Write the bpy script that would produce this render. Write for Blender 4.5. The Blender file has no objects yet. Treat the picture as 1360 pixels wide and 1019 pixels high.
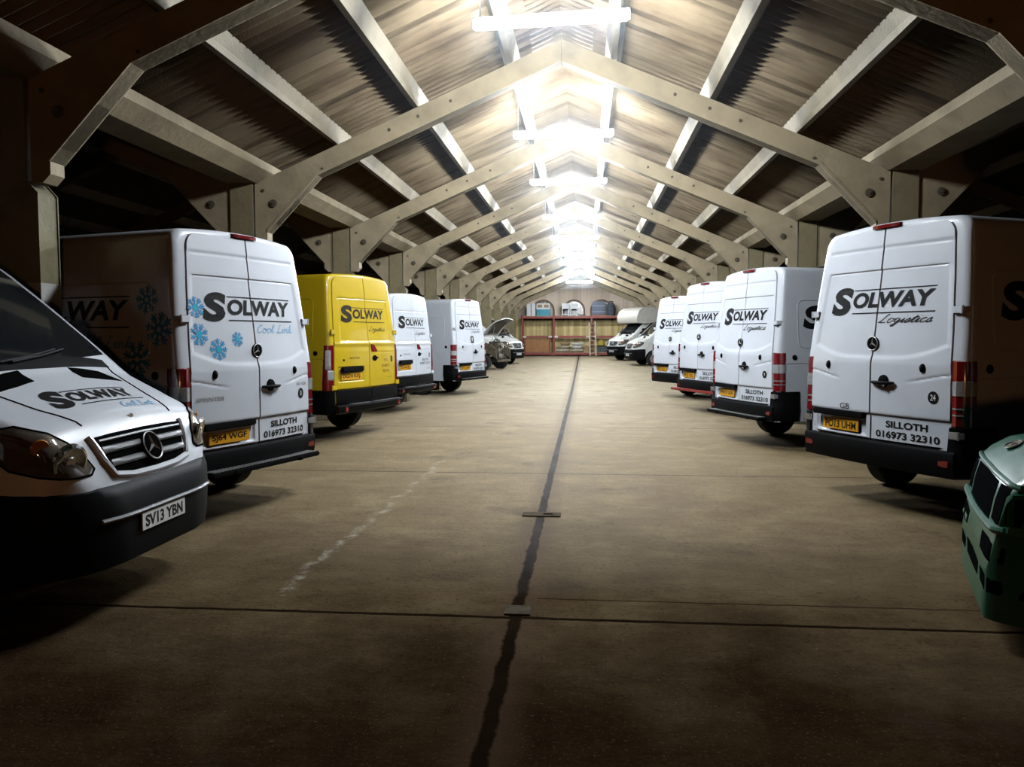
import bpy, bmesh, math, random
from mathutils import Vector, Matrix
from mathutils.bvhtree import BVHTree

SC = bpy.context.scene
COL = SC.collection
R = math.radians

# ------------------------------------------------------------------ camera, world, exposure
def set_camera():
    f, yaw, pit, rol, h = 1062.44, R(5.234), R(3.356), R(-0.121), 1.661
    fwd = Vector((-math.sin(yaw) * math.cos(pit), math.cos(yaw) * math.cos(pit), -math.sin(pit)))
    r = Vector((math.cos(yaw), math.sin(yaw), 0)); u = r.cross(fwd)
    r2 = r * math.cos(rol) + u * math.sin(rol); u2 = -r * math.sin(rol) + u * math.cos(rol)
    cd = bpy.data.cameras.new('camera'); co = bpy.data.objects.new('camera', cd); COL.objects.link(co)
    cd.sensor_fit = 'HORIZONTAL'; cd.sensor_width = 36; cd.lens = f / 1360 * 36; cd.clip_end = 300
    m = Matrix.Identity(4)
    for i in range(3):
        m[i][0], m[i][1], m[i][2] = r2[i], u2[i], -fwd[i]
    m[0][3], m[1][3], m[2][3] = 0, 0, h
    co.matrix_world = m
    SC.camera = co
set_camera()
W_ = bpy.data.worlds.new('night'); SC.world = W_; W_.use_nodes = True
W_.node_tree.nodes['Background'].inputs[0].default_value = (0.10, 0.12, 0.16, 1)
W_.node_tree.nodes['Background'].inputs[1].default_value = 0.001
SC.view_settings.view_transform = 'Standard'
SC.view_settings.look = 'None'
SC.view_settings.exposure = 0.0
SC.view_settings.gamma = 1.0
SC.view_settings.use_curve_mapping = False
SC.cycles.diffuse_bounces = 0; SC.cycles.glossy_bounces = 2
LAMP_STRENGTH = 500.0
LAMP_COLOR = (0.84, 0.92, 1.0)
WARM_FILL = 140.0

# ------------------------------------------------------------------ materials
MATS = {}
def mat(name, color, rough=0.5, metal=0.0, noise=0.06, nscale=6.0, bump=0.0, bscale=40.0, color2=None, coat=0.0, emis=None, spec=None):
    if name in MATS: return MATS[name]
    m = bpy.data.materials.new(name); m.use_nodes = True
    nt = m.node_tree; b = nt.nodes['Principled BSDF']
    b.inputs['Roughness'].default_value = rough; b.inputs['Metallic'].default_value = metal
    if coat: b.inputs['Coat Weight'].default_value = coat; b.inputs['Coat Roughness'].default_value = 0.06
    if spec is not None: b.inputs['Specular IOR Level'].default_value = spec
    tc = nt.nodes.new('ShaderNodeTexCoord'); n = nt.nodes.new('ShaderNodeTexNoise')
    n.inputs['Scale'].default_value = nscale; n.inputs['Detail'].default_value = 5
    nt.links.new(tc.outputs['Object'], n.inputs['Vector'])
    mx = nt.nodes.new('ShaderNodeMix'); mx.data_type = 'RGBA'
    c = color; d = color2 or tuple(max(0, x * (1 - noise * 3)) for x in c)
    mx.inputs[6].default_value = (*c, 1); mx.inputs[7].default_value = (*d, 1)
    mr = nt.nodes.new('ShaderNodeMapRange'); mr.inputs[1].default_value = 0.45; mr.inputs[2].default_value = 0.75
    nt.links.new(n.outputs['Fac'], mr.inputs[0]); nt.links.new(mr.outputs[0], mx.inputs[0])
    nt.links.new(mx.outputs[2], b.inputs['Base Color'])
    if bump:
        n2 = nt.nodes.new('ShaderNodeTexNoise'); n2.inputs['Scale'].default_value = bscale; n2.inputs['Detail'].default_value = 6
        nt.links.new(tc.outputs['Object'], n2.inputs['Vector'])
        bp = nt.nodes.new('ShaderNodeBump'); bp.inputs['Strength'].default_value = bump; bp.inputs['Distance'].default_value = 0.02
        nt.links.new(n2.outputs['Fac'], bp.inputs['Height']); nt.links.new(bp.outputs[0], b.inputs['Normal'])
    if emis:
        b.inputs['Emission Color'].default_value = (*emis[0], 1); b.inputs['Emission Strength'].default_value = emis[1]
    MATS[name] = m
    return m

WHITE = mat('white_van_paint', (0.78, 0.79, 0.82), 0.32, coat=0.5, noise=0.02, nscale=3)
DIRTY = mat('dusty_white_paint', (0.74, 0.72, 0.66), 0.45, noise=0.06, nscale=4)
YELLOW = mat('yellow_van_paint', (0.70, 0.47, 0.012), 0.32, coat=0.5, noise=0.02, nscale=3)
GREEN = mat('green_car_paint', (0.007, 0.095, 0.052), 0.30, coat=0.25, noise=0.08, nscale=8)
CREAM = mat('cream_fibreglass', (0.72, 0.66, 0.56), 0.45, noise=0.04)
BLACKP = mat('black_plastic', (0.0045, 0.0045, 0.005), 0.55, noise=0.1, spec=.06)
SEAL_VOID = mat('black_seal_and_void', (0.005, 0.005, 0.005), 1.0, spec=0.0)
DECAL = mat('black_decal', (0.008, 0.008, 0.009), 0.45, spec=.2)
LBLUE = mat('light_blue_decal', (0.25, 0.52, 0.78), 0.45)
SNOW = mat('blue_snowflake_decal', (0.06, 0.36, 0.68), 0.45)
SNOW2 = mat('teal_snowflake_core', (0.03, 0.5, 0.62), 0.45)
PLATEY = mat('yellow_reflective_plate', (0.90, 0.42, 0.02), 0.4, noise=0.03)
PLATEW = mat('white_reflective_plate', (0.82, 0.80, 0.74), 0.4, noise=0.03)
REDL = mat('red_lens', (0.24, 0.008, 0.010), 0.15, coat=0.5, noise=0.05, nscale=30)
CLEARL = mat('clear_lens', (0.50, 0.48, 0.46), 0.12, coat=0.8, noise=0.1, nscale=30)
CHROME = mat('chrome', (0.78, 0.78, 0.80), 0.15, metal=1.0, noise=0.03)
STEEL = mat('dull_aluminium', (0.48, 0.48, 0.47), 0.42, metal=0.8, noise=0.1)
GREYP = mat('grey_plastic', (0.16, 0.16, 0.165), 0.42, noise=0.1)
TYRE = mat('tyre_rubber', (0.014, 0.014, 0.014), 0.85, noise=0.1, bump=0.3)
UNDER = mat('dark_underbody', (0.012, 0.011, 0.010), 0.9)
RUST = mat('red_painted_steel', (0.30, 0.035, 0.025), 0.5, noise=0.12, nscale=9)
HLENS = mat('headlamp_lens', (0.13, 0.11, 0.09), 0.06, coat=1.0, noise=0.2, nscale=14)
def glass_mat():
    m = bpy.data.materials.new('tinted_glass'); m.use_nodes = True
    nt = m.node_tree; b = nt.nodes['Principled BSDF']
    b.inputs['Base Color'].default_value = (0.012, 0.014, 0.015, 1); b.inputs['Roughness'].default_value = 0.04
    b.inputs['Specular IOR Level'].default_value = .3
    tc = nt.nodes.new('ShaderNodeTexCoord'); n = nt.nodes.new('ShaderNodeTexNoise'); n.inputs['Scale'].default_value = 3
    mr = nt.nodes.new('ShaderNodeMapRange'); mr.inputs[3].default_value = 0.03; mr.inputs[4].default_value = 0.12
    nt.links.new(tc.outputs['Object'], n.inputs[0]); nt.links.new(n.outputs['Fac'], mr.inputs[0]); nt.links.new(mr.outputs[0], b.inputs['Roughness'])
    return m
GLASS = glass_mat()

# ------------------------------------------------------------------ mesh helpers
class MB:
    def __init__(s): s.v = []; s.f = []
    def add(s, vs, fs):
        o = len(s.v); s.v += [tuple(p) for p in vs]; s.f += [tuple(i + o for i in q) for q in fs]; return s
    def box(s, c, d, rot=None):
        x, y, z = d[0] / 2, d[1] / 2, d[2] / 2
        vs = [Vector((a, b, e)) for a in (-x, x) for b in (-y, y) for e in (-z, z)]
        if rot is not None: vs = [rot @ p for p in vs]
        return s.add([p + Vector(c) for p in vs], [(0, 1, 3, 2), (4, 6, 7, 5), (0, 4, 5, 1), (2, 3, 7, 6), (0, 2, 6, 4), (1, 5, 7, 3)])
    def tube(s, pts, r, n=8, caps=True):
        pts = [Vector(p) for p in pts]; rings = []
        rr = r if isinstance(r, (list, tuple)) else [r] * len(pts)
        for i, p in enumerate(pts):
            t = (pts[min(i + 1, len(pts) - 1)] - pts[max(i - 1, 0)]).normalized()
            a = t.cross(Vector((0, 0, 1)));
            if a.length < 1e-3: a = t.cross(Vector((1, 0, 0)))
            a.normalize(); b = t.cross(a)
            rings.append([p + (a * math.cos(2 * math.pi * k / n) + b * math.sin(2 * math.pi * k / n)) * rr[i] for k in range(n)])
        vs = [q for g in rings for q in g]; fs = []
        for i in range(len(pts) - 1):
            for k in range(n):
                fs.append((i * n + k, i * n + (k + 1) % n, (i + 1) * n + (k + 1) % n, (i + 1) * n + k))
        if caps: fs.append(tuple(range(n - 1, -1, -1))); fs.append(tuple((len(pts) - 1) * n + k for k in range(n)))
        return s.add(vs, fs)
    def lathe(s, prof, c=(0, 0, 0), axis='x', n=24):
        vs = []; fs = []
        for (a, r) in prof:
            for k in range(n):
                t = 2 * math.pi * k / n; u, w = r * math.cos(t), r * math.sin(t)
                p = {'x': (a, u, w), 'y': (u, a, w), 'z': (u, w, a)}[axis]
                vs.append((p[0] + c[0], p[1] + c[1], p[2] + c[2]))
        for i in range(len(prof) - 1):
            for k in range(n):
                fs.append((i * n + k, i * n + (k + 1) % n, (i + 1) * n + (k + 1) % n, (i + 1) * n + k))
        fs.append(tuple(range(n))); fs.append(tuple((len(prof) - 1) * n + k for k in range(n)))
        return s.add(vs, fs)
    def prism(s, poly, axis, a0, a1):
        # polygon in the two other axes, extruded along axis
        def P(u, w, a): return {'x': (a, u, w), 'y': (u, a, w), 'z': (u, w, a)}[axis]
        n = len(poly); vs = [P(u, w, a0) for u, w in poly] + [P(u, w, a1) for u, w in poly]
        fs = [tuple(range(n)), tuple(range(2 * n - 1, n - 1, -1))] + [(i, (i + 1) % n, n + (i + 1) % n, n + i) for i in range(n)]
        return s.add(vs, fs)
    def grid(s, rows):
        nr, nc = len(rows), len(rows[0])
        return s.add([p for r in rows for p in r], [(i * nc + j, i * nc + j + 1, (i + 1) * nc + j + 1, (i + 1) * nc + j) for i in range(nr - 1) for j in range(nc - 1)])
    def mesh(s, name, smooth=False, recalc=True, bevel=0.0):
        me = bpy.data.meshes.new(name); me.from_pydata(s.v, [], s.f); me.update()
        bm = bmesh.new(); bm.from_mesh(me)
        if bevel:
            bmesh.ops.bevel(bm, geom=list(bm.edges), offset=bevel, segments=2, affect='EDGES', clamp_overlap=True)
        if recalc: bmesh.ops.recalc_face_normals(bm, faces=bm.faces)
        if smooth:
            for f in bm.faces: f.smooth = True
            for e in bm.edges:
                if len(e.link_faces) == 2 and e.calc_face_angle(0) > R(38): e.smooth = False
        bm.to_mesh(me); bm.free()
        return me

def link(name, me, m, parent=None, loc=None):
    o = bpy.data.objects.new(name, me); COL.objects.link(o)
    if me.materials: pass
    else: me.materials.append(m)
    if me.materials[0] != m:
        o.material_slots[0].link = 'OBJECT'; o.material_slots[0].material = m
    if parent: o.parent = parent
    if loc: o.location = loc
    return o
def thing(name, label, cat, loc=(0, 0, 0), rz=0.0, group=None, scale=1.0):
    o = bpy.data.objects.new(name, None); COL.objects.link(o)
    o.location = loc; o.rotation_euler = (0, 0, R(rz)); o.scale = (scale,) * 3
    o['label'] = label; o['category'] = cat
    if group: o['group'] = group
    o.empty_display_size = 0.2
    return o
def tag(o, label, cat, group=None):
    o['label'] = label; o['category'] = cat
    if group: o['group'] = group
    return o
def struct(name, me, m, label=None, loc=None):
    o = link(name, me, m, loc=loc); o['kind'] = 'structure'
    if label: o['label'] = label
    return o
def interp(tab, x):
    if x <= tab[0][0]: return tab[0][1]
    for (a, b), (c, d) in zip(tab, tab[1:]):
        if x <= c: return b + (d - b) * (x - a) / (c - a)
    return tab[-1][1]
def sstep(a, b, x):
    t = min(1, max(0, (x - a) / (b - a))); return t * t * (3 - 2 * t)

# ------------------------------------------------------------------ setting dimensions (hall axis along +y)
CX, BAY, F1 = -0.33, 4.567, 11.02
FR = [F1 + BAY * (i - 1) for i in range(-2, 11)]          # frame positions
Y0, Y1 = -9.0, 53.0
HP = 4.45                                               # half pitch of a span
def roof_z(x): return 5.62 - 0.426 * abs(x)
def floor_z(y): return 0.42 * sstep(22, 56, y) if y > 22 else 0.0

# floor -----------------------------------------------------------
def floor_mat():
    m = bpy.data.materials.new('worn_concrete'); m.use_nodes = True
    nt = m.node_tree; L = nt.links; b = nt.nodes['Principled BSDF']
    def N(t, **k):
        n = nt.nodes.new(t)
        for a, v in k.items(): setattr(n, a, v)
        return n
    geo = N('ShaderNodeTexCoord'); sep = N('ShaderNodeSeparateXYZ'); L.new(geo.outputs['Object'], sep.inputs[0])
    def math_(op, a, b_=None, c_=None):
        n = N('ShaderNodeMath', operation=op)
        for i, q in enumerate((a, b_, c_)):
            if q is None: continue
            if isinstance(q, (int, float)): n.inputs[i].default_value = q
            else: L.new(q, n.inputs[i])
        return n.outputs[0]
    def noise(scale, detail=6, rough=0.6, vec=None, dist=0.0):
        n = N('ShaderNodeTexNoise'); n.inputs['Scale'].default_value = scale; n.inputs['Detail'].default_value = detail
        n.inputs['Roughness'].default_value = rough; n.inputs['Distortion'].default_value = dist
        L.new(vec or geo.outputs['Object'], n.inputs['Vector']); return n.outputs['Fac']
    def ramp(fac, a, b_):
        n = N('ShaderNodeMapRange'); n.inputs[1].default_value = a; n.inputs[2].default_value = b_; L.new(fac, n.inputs[0]); return n.outputs[0]
    def mix(fac, c1, c2):
        n = N('ShaderNodeMix', data_type='RGBA')
        for i, q in ((0, fac), (6, c1), (7, c2)):
            if isinstance(q, tuple): n.inputs[i].default_value = (*q, 1)
            elif isinstance(q, (int, float)): n.inputs[i].default_value = q
            else: L.new(q, n.inputs[i])
        return n.outputs[2]
    mp = N('ShaderNodeMapping'); mp.inputs['Scale'].default_value = (0.5, 2.0, 1); L.new(geo.outputs['Object'], mp.inputs[0])
    streak = noise(2.2, 8, 0.7, mp.outputs[0], 0.4)
    big = noise(0.35, 5, 0.6); mid = noise(1.7, 8, 0.65); fine = noise(22, 6, 0.7)
    c = mix(ramp(big, .35, .65), (0.33, 0.222, 0.105), (0.22, 0.142, 0.066))
    c = mix(math_('MULTIPLY', ramp(streak, .42, .72), .6), c, (0.13, 0.085, 0.042))
    c = mix(ramp(mid, .52, .72), c, (0.38, 0.275, 0.14))
    c = mix(math_('MULTIPLY', ramp(fine, .5, .75), .55), c, (0.08, 0.055, 0.035))
    # lamp falloff painted into the concrete: dark red brown by camera, paler far off
    falloff_y = math_('ADD', sep.outputs[1], math_('MULTIPLY', math_('SUBTRACT', noise(.8, 6, .65), .5), 5.0))
    def falloff_tone(c, y0, y1, k, ca, cb):
        return mix(math_('MULTIPLY', ramp(falloff_y, y0, y1), k), c, mix(ramp(mid, .35, .7), ca, cb))
    c = falloff_tone(c, 22, 11, .6, (0.20, 0.148, 0.080), (0.30, 0.235, 0.135))
    c = falloff_tone(c, 10.5, 6.5, .70, (0.11, 0.074, 0.037), (0.20, 0.146, 0.078))
    c = falloff_tone(c, 6.8, 3.4, .95, (0.016, 0.0075, 0.0035), (0.044, 0.024, 0.010))
    c = falloff_tone(c, 12, 24, .72, (0.46, 0.375, 0.245), (0.60, 0.505, 0.350))
    grit = noise(55, 4, .8); pits = noise(30, 7, .75, None, .6)
    c = mix(math_('MULTIPLY', ramp(grit, .58, .70), .55), c, mix(.5, c, (0.42, 0.33, 0.21)))
    c = mix(math_('MULTIPLY', ramp(pits, .54, .68), .75), c, (0.020, 0.012, 0.007))
    mp2 = N('ShaderNodeMapping'); mp2.inputs['Scale'].default_value = (.8, 14, 1); L.new(geo.outputs['Object'], mp2.inputs[0])
    brush = noise(3.0, 6, .7, mp2.outputs[0], .8)
    c = mix(math_('MULTIPLY', ramp(brush, .55, .70), .50), c, (0.045, 0.030, 0.017))
    # dark oily patches
    c = mix(math_('MULTIPLY', ramp(noise(0.9, 7, .7), .58, .7), .6), c, (0.05, 0.034, 0.024))
    x, y = sep.outputs[0], sep.outputs[1]
    wob = math_('MULTIPLY', math_('SUBTRACT', noise(5, 4), .5), .05)
    # long joint along the hall
    rag = math_('ADD', wob, math_('MULTIPLY', math_('SUBTRACT', noise(24, 5, .7), .5), .035))
    dx = math_('ABSOLUTE', math_('ADD', math_('ADD', x, .405), rag))
    jl = ramp(dx, .042, .028)
    c = mix(ramp(dx, .20, .03), c, mix(.5, c, (0.09, 0.055, 0.035)))
    # cross joints
    def cross(y0, w):
        d = math_('ABSOLUTE', math_('ADD', math_('SUBTRACT', y, y0), math_('MULTIPLY', wob, .8)))
        return ramp(d, w, w * .45)
    jj = jl
    for y0, w in ((4.62, .026), (9.62, .018), (14.6, .016), (19.6, .018), (24.6, .016), (29.6, .018), (34.6, .018), (-0.4, .02)):
        jj = math_('MAXIMUM', jj, cross(y0, w))
    # faint repair line beside the first cross joint
    sel = math_('MULTIPLY', cross(4.98, .012), math_('GREATER_THAN', x, -.3))
    jj = math_('MAXIMUM', jj, math_('MULTIPLY', sel, .8))
    c = mix(math_('MULTIPLY', jj, math_('ADD', .75, math_('MULTIPLY', mid, .4))), c, (0.012, 0.007, 0.004))
    # worn white paint trail left of the joint
    t = math_('ADD', math_('MULTIPLY', math_('SUBTRACT', y, 6.1), .012), -1.95)
    d = math_('ABSOLUTE', math_('ADD', math_('SUBTRACT', x, t), math_('MULTIPLY', math_('SUBTRACT', noise(1.1, 5), .5), .45)))
    line = math_('MULTIPLY', ramp(d, .06, .01), math_('MULTIPLY', math_('LESS_THAN', y, 10.6), math_('GREATER_THAN', y, 4.9)))
    line = math_('MULTIPLY', line, ramp(noise(6, 8, .75), .46, .62))
    c = mix(math_('MULTIPLY', line, .6), c, (0.50, 0.45, 0.36))
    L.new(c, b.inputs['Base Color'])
    rg = N('ShaderNodeMapRange'); L.new(math_('MULTIPLY', ramp(sep.outputs[1], 5.0, 16.0), .22), b.inputs['Specular IOR Level']); rg.inputs[3].default_value = .62; rg.inputs[4].default_value = .85; L.new(mid, rg.inputs[0]); L.new(rg.outputs[0], b.inputs['Roughness'])  # sheen faded out towards the camera along with the painted falloff
    hgt = math_('SUBTRACT', math_('ADD', math_('ADD', math_('MULTIPLY', fine, .5), math_('MULTIPLY', pits, .5)), math_('ADD', math_('MULTIPLY', streak, .7), math_('MULTIPLY', mid, .6))), math_('MULTIPLY', jj, .9))
    bp = N('ShaderNodeBump'); bp.inputs['Strength'].default_value = .55; bp.inputs['Distance'].default_value = .03
    L.new(hgt, bp.inputs['Height']); L.new(bp.outputs[0], b.inputs['Normal'])
    return m
def build_floor():
    mb = MB(); ys = [Y0, 0, 10, 20] + [22 + i * 1.55 for i in range(21)]; ys[-1] = Y1
    mb.grid([[(x, y, floor_z(y)) for x in (-14, -5, 5, 14)] for y in ys])
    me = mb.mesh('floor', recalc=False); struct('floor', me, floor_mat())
    for i, (x, y) in enumerate(((-0.40, 7.36), (-0.40, 4.74))):
        m = MB(); m.box((0, 0, 0.006), (.36 if i == 0 else .16, .16, .010)); [m.box((.06, .02, .014), (.09, .06, .012))] if i == 0 else None
        o = link('joint_cover', m.mesh('joint_cover', bevel=.004), mat('patched_cement', (0.075, 0.055, 0.032), .9, spec=.05, noise=.15, nscale=12, bump=.5), loc=(x, y, 0))
        tag(o, ('flat cement patch over the long floor joint, the farther one', 'flat cement patch where the two floor joints cross, nearest the camera')[i], 'floor patch')
build_floor()

# concrete ---------------------------------------------------------
CONC = mat('cream_painted_concrete', (0.44, 0.345, 0.210), .75, noise=.10, nscale=2.2, bump=.35, bscale=14)
DARKB = mat('dark_bolt_iron', (0.10, 0.08, 0.05), .7)
def column_mat():
    m = mat('column_paint', (0.28, 0.24, 0.13), .75, noise=.14, nscale=3, bump=.4, bscale=18)
    nt = m.node_tree; b = nt.nodes['Principled BSDF']; tc = nt.nodes.new('ShaderNodeTexCoord'); sp = nt.nodes.new('ShaderNodeSeparateXYZ')
    nt.links.new(tc.outputs['Object'], sp.inputs[0])
    gt = nt.nodes.new('ShaderNodeMath'); gt.operation = 'LESS_THAN'; gt.inputs[1].default_value = 2.12; nt.links.new(sp.outputs[2], gt.inputs[0])
    src = b.inputs['Base Color'].links[0].from_socket
    mx = nt.nodes.new('ShaderNodeMix'); mx.data_type = 'RGBA'; mx.inputs[7].default_value = (0.62, 0.60, 0.54, 1)
    nt.links.new(gt.outputs[0], mx.inputs[0]); nt.links.new(src, mx.inputs[6]); nt.links.new(mx.outputs[2], b.inputs['Base Color'])
    return m
COLM = column_mat()
COLP = mat('plain_column_paint', (0.28, 0.225, 0.12), .75, noise=.14, nscale=3, bump=.4, bscale=18)
def frame_mesh():
    mb = MB()
    for sd in (-1, 1):
        poly = [(0.004, 5.33), (3.367, 3.895), (4.10, 3.122), (4.10, 3.02), (4.17, 2.95), (4.27, 2.95), (4.27, 3.80), (0.004, roof_z(0))]
        mb.prism([(sd * a, b) for a, b in poly], 'y', -0.09, 0.09)
        # raised edge rib along the soffit
        rib = [(0.004, 5.33), (3.367, 3.895), (4.10, 3.122), (4.10, 3.17), (3.385, 3.935), (0.004, 5.375)]
        mb.prism([(sd * a, b) for a, b in rib], 'y', -0.105, 0.105)
    return mb.mesh('portal_frame')
def build_frames():
    fm = frame_mesh()
    b1 = MB().lathe([(-.115, .055), (-.12, .05), (-.122, .02), (-.14, .02), (-.14, .0)], axis='y', n=14).mesh('bolt')
    b2 = MB().lathe([(-.095, .022), (-.105, .022), (-.105, .0)], axis='y', n=10).mesh('small_bolt')
    cm = MB()
    cm.prism([(-.245, 0), (-.245, 2.86), (-.15, 2.96), (-.15, 3.8), (.15, 3.8), (.15, 2.96), (.245, 2.86), (.245, 0)], 'y', -.13, .13)
    cmesh = cm.mesh('column', bevel=.012)
    names = ['behind the camera', 'just behind the camera', 'beside the camera'] + ['%s from the camera' % w for w in ('first', 'second', 'third', 'fourth', 'fifth', 'sixth', 'seventh', 'eighth', 'ninth', 'tenth')]
    for i, y in enumerate(FR):
        for s in (-1, 0, 1):
            o = struct('portal_frame', fm, CONC, 'cream concrete roof frame', (CX + 2 * HP * s, y, 0))
            if s == 0:
                for sd in (-1, 1):
                    link('bolt', b1, DARKB, o, (sd * 4.0, 0, 3.52))
                    for x in (1.5, 1.95, 2.35, 3.3, 4.15):
                        link('small_bolt', b2, DARKB, o, (sd * x, 0, (5.49 - .426 * x) if x < 3.2 else (3.98 if x < 4 else 3.7)))
            elif i > 1:
                link('bolt', b1, DARKB, o, (-s * 4.0, 0, 3.52))
        for s in (-1.5, -.5, .5, 1.5):
            c = struct('concrete_column', cmesh, COLM if i < 3 else COLP, None, (CX + 2 * HP * s, y, floor_z(y)))
build_frames()

# roof ----------------------------------------------------------------
def roof_mat():
    m = mat('stained_corrugated_sheet', (0.33, 0.245, 0.145), .8, noise=.1, nscale=1.1, color2=(0.15, 0.096, 0.05), bump=.2)
    nt = m.node_tree; b = nt.nodes['Principled BSDF']; tc = nt.nodes.new('ShaderNodeTexCoord')
    src = b.inputs['Base Color'].links[0].from_socket
    mp = nt.nodes.new('ShaderNodeMapping'); mp.inputs['Scale'].default_value = (.25, 2.6, .25); nt.links.new(tc.outputs['Object'], mp.inputs[0])
    n = nt.nodes.new('ShaderNodeTexNoise'); n.inputs['Scale'].default_value = 2.5; n.inputs['Detail'].default_value = 7; nt.links.new(mp.outputs[0], n.inputs[0])
    mr = nt.nodes.new('ShaderNodeMapRange'); mr.inputs[1].default_value = .5; mr.inputs[2].default_value = .72; nt.links.new(n.outputs['Fac'], mr.inputs[0])
    mx = nt.nodes.new('ShaderNodeMix'); mx.data_type = 'RGBA'; mx.inputs[7].default_value = (0.055, 0.036, 0.018, 1)
    nt.links.new(mr.outputs[0], mx.inputs[0]); nt.links.new(src, mx.inputs[6]); nt.links.new(mx.outputs[2], b.inputs['Base Color'])
    return m
ROOF = roof_mat()
SHADED_ROOF = mat('shaded_corrugated_sheet', (0.05, 0.04, 0.03), .85, noise=.1, nscale=1.1)  # shade of the side spans put in as a near-black sheet colour
def build_roof():
    pitch, seg = .155, 6
    n = int((Y1 - Y0) / pitch * seg)
    def slope(sd):
        rows = []
        for x, dz in ((0.0, .0), (1.2, .0), (2.05, .0), (2.06, -.014), (3.2, -.014), (4.3, -.014)):
            rows.append([(sd * x, Y0 + j * pitch / seg, roof_z(x) + .22 + dz + .034 * math.cos(2 * math.pi * j / seg)) for j in range(n)])
        return MB().grid(rows).mesh('ceiling', smooth=True, recalc=False)
    for sd in (-1, 1):
        me = slope(sd)
        for s in (-1, 0, 1): struct('ceiling', me, ROOF if s == 0 else SHADED_ROOF, None, (CX + 2 * HP * s, 0, 0))
    # ridge cap roll under the apex
    rc = MB(); prof = [(-.42, -.155), (-.2, -.06), (-.09, .0), (0, .03), (.09, 0), (.2, -.06), (.42, -.155)]
    rc.grid([[(a, y, roof_z(0) + .22 + b - .03) for a, b in prof] for y in (Y0, Y1)])
    struct('ridge_cap', rc.mesh('ridge_cap', smooth=True), ROOF, None, (CX, 0, 0))
    # purlins
    PUR = mat('pale_purlin_concrete', (0.46, 0.385, 0.265), .7, noise=.08, nscale=3, bump=.2)
    for s in (-1, 0, 1):
        for x in (-3.12, -2.0, -.70, .70, 2.0, 3.12):
            sg = 1 if x > 0 else -1; z = roof_z(x)
            p = MB(); p.prism([(-.035, .035), (.035, .035), (.05, .10), (.11, .185 - sg * .045), (-.11, .185 + sg * .045), (-.05, .10)], 'y', Y0, Y1)
            struct('roof_purlin', p.mesh('roof_purlin'), PUR, None, (CX + 2 * HP * s + x, 0, z))
    for s in (-1.5, -.5, .5, 1.5):
        g = MB(); g.prism([(-.22, 3.80), (-.40, 3.95), (-.40, 4.06), (-.34, 4.06), (-.18, 3.9), (.18, 3.9), (.34, 4.06), (.40, 4.06), (.40, 3.95), (.22, 3.80)], 'y', Y0, Y1)
        struct('valley_gutter', g.mesh('valley_gutter'), CONC, None, (CX + 2 * HP * s, 0, 0))
        # sheet fixing bolts hanging under the gutter lip are left as texture of the beam
build_roof()

# outer walls ------------------------------------------------------------
def boards_mat(name, c1, c2, w):
    m = bpy.data.materials.new(name); m.use_nodes = True; nt = m.node_tree; L = nt.links; b = nt.nodes['Principled BSDF']
    b.inputs['Roughness'].default_value = .8
    tc = nt.nodes.new('ShaderNodeTexCoord'); mp = nt.nodes.new('ShaderNodeMapping'); mp.inputs['Scale'].default_value = (1 / w, 1 / w, .12); L.new(tc.outputs['Object'], mp.inputs[0])
    wv = nt.nodes.new('ShaderNodeTexNoise'); wv.inputs['Scale'].default_value = 1.0; wv.inputs['Detail'].default_value = 4; L.new(mp.outputs[0], wv.inputs[0])
    mr = nt.nodes.new('ShaderNodeMapRange'); mr.inputs[1].default_value = .38; mr.inputs[2].default_value = .62; L.new(wv.outputs['Fac'], mr.inputs[0])
    mx = nt.nodes.new('ShaderNodeMix'); mx.data_type = 'RGBA'; mx.inputs[6].default_value = (*c1, 1); mx.inputs[7].default_value = (*c2, 1)
    L.new(mr.outputs[0], mx.inputs[0]); L.new(mx.outputs[2], b.inputs['Base Color'])
    return m
BOARDS = boards_mat('pinkish_boarding', (0.78, 0.63, 0.49), (0.60, 0.47, 0.35), .5)
BOARDY = boards_mat('yellow_boarding', (0.78, 0.60, 0.28), (0.52, 0.37, 0.15), .22)
BLOCK = mat('dark_blockwork', (0.06, 0.05, 0.04), .9, noise=.12)
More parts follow.
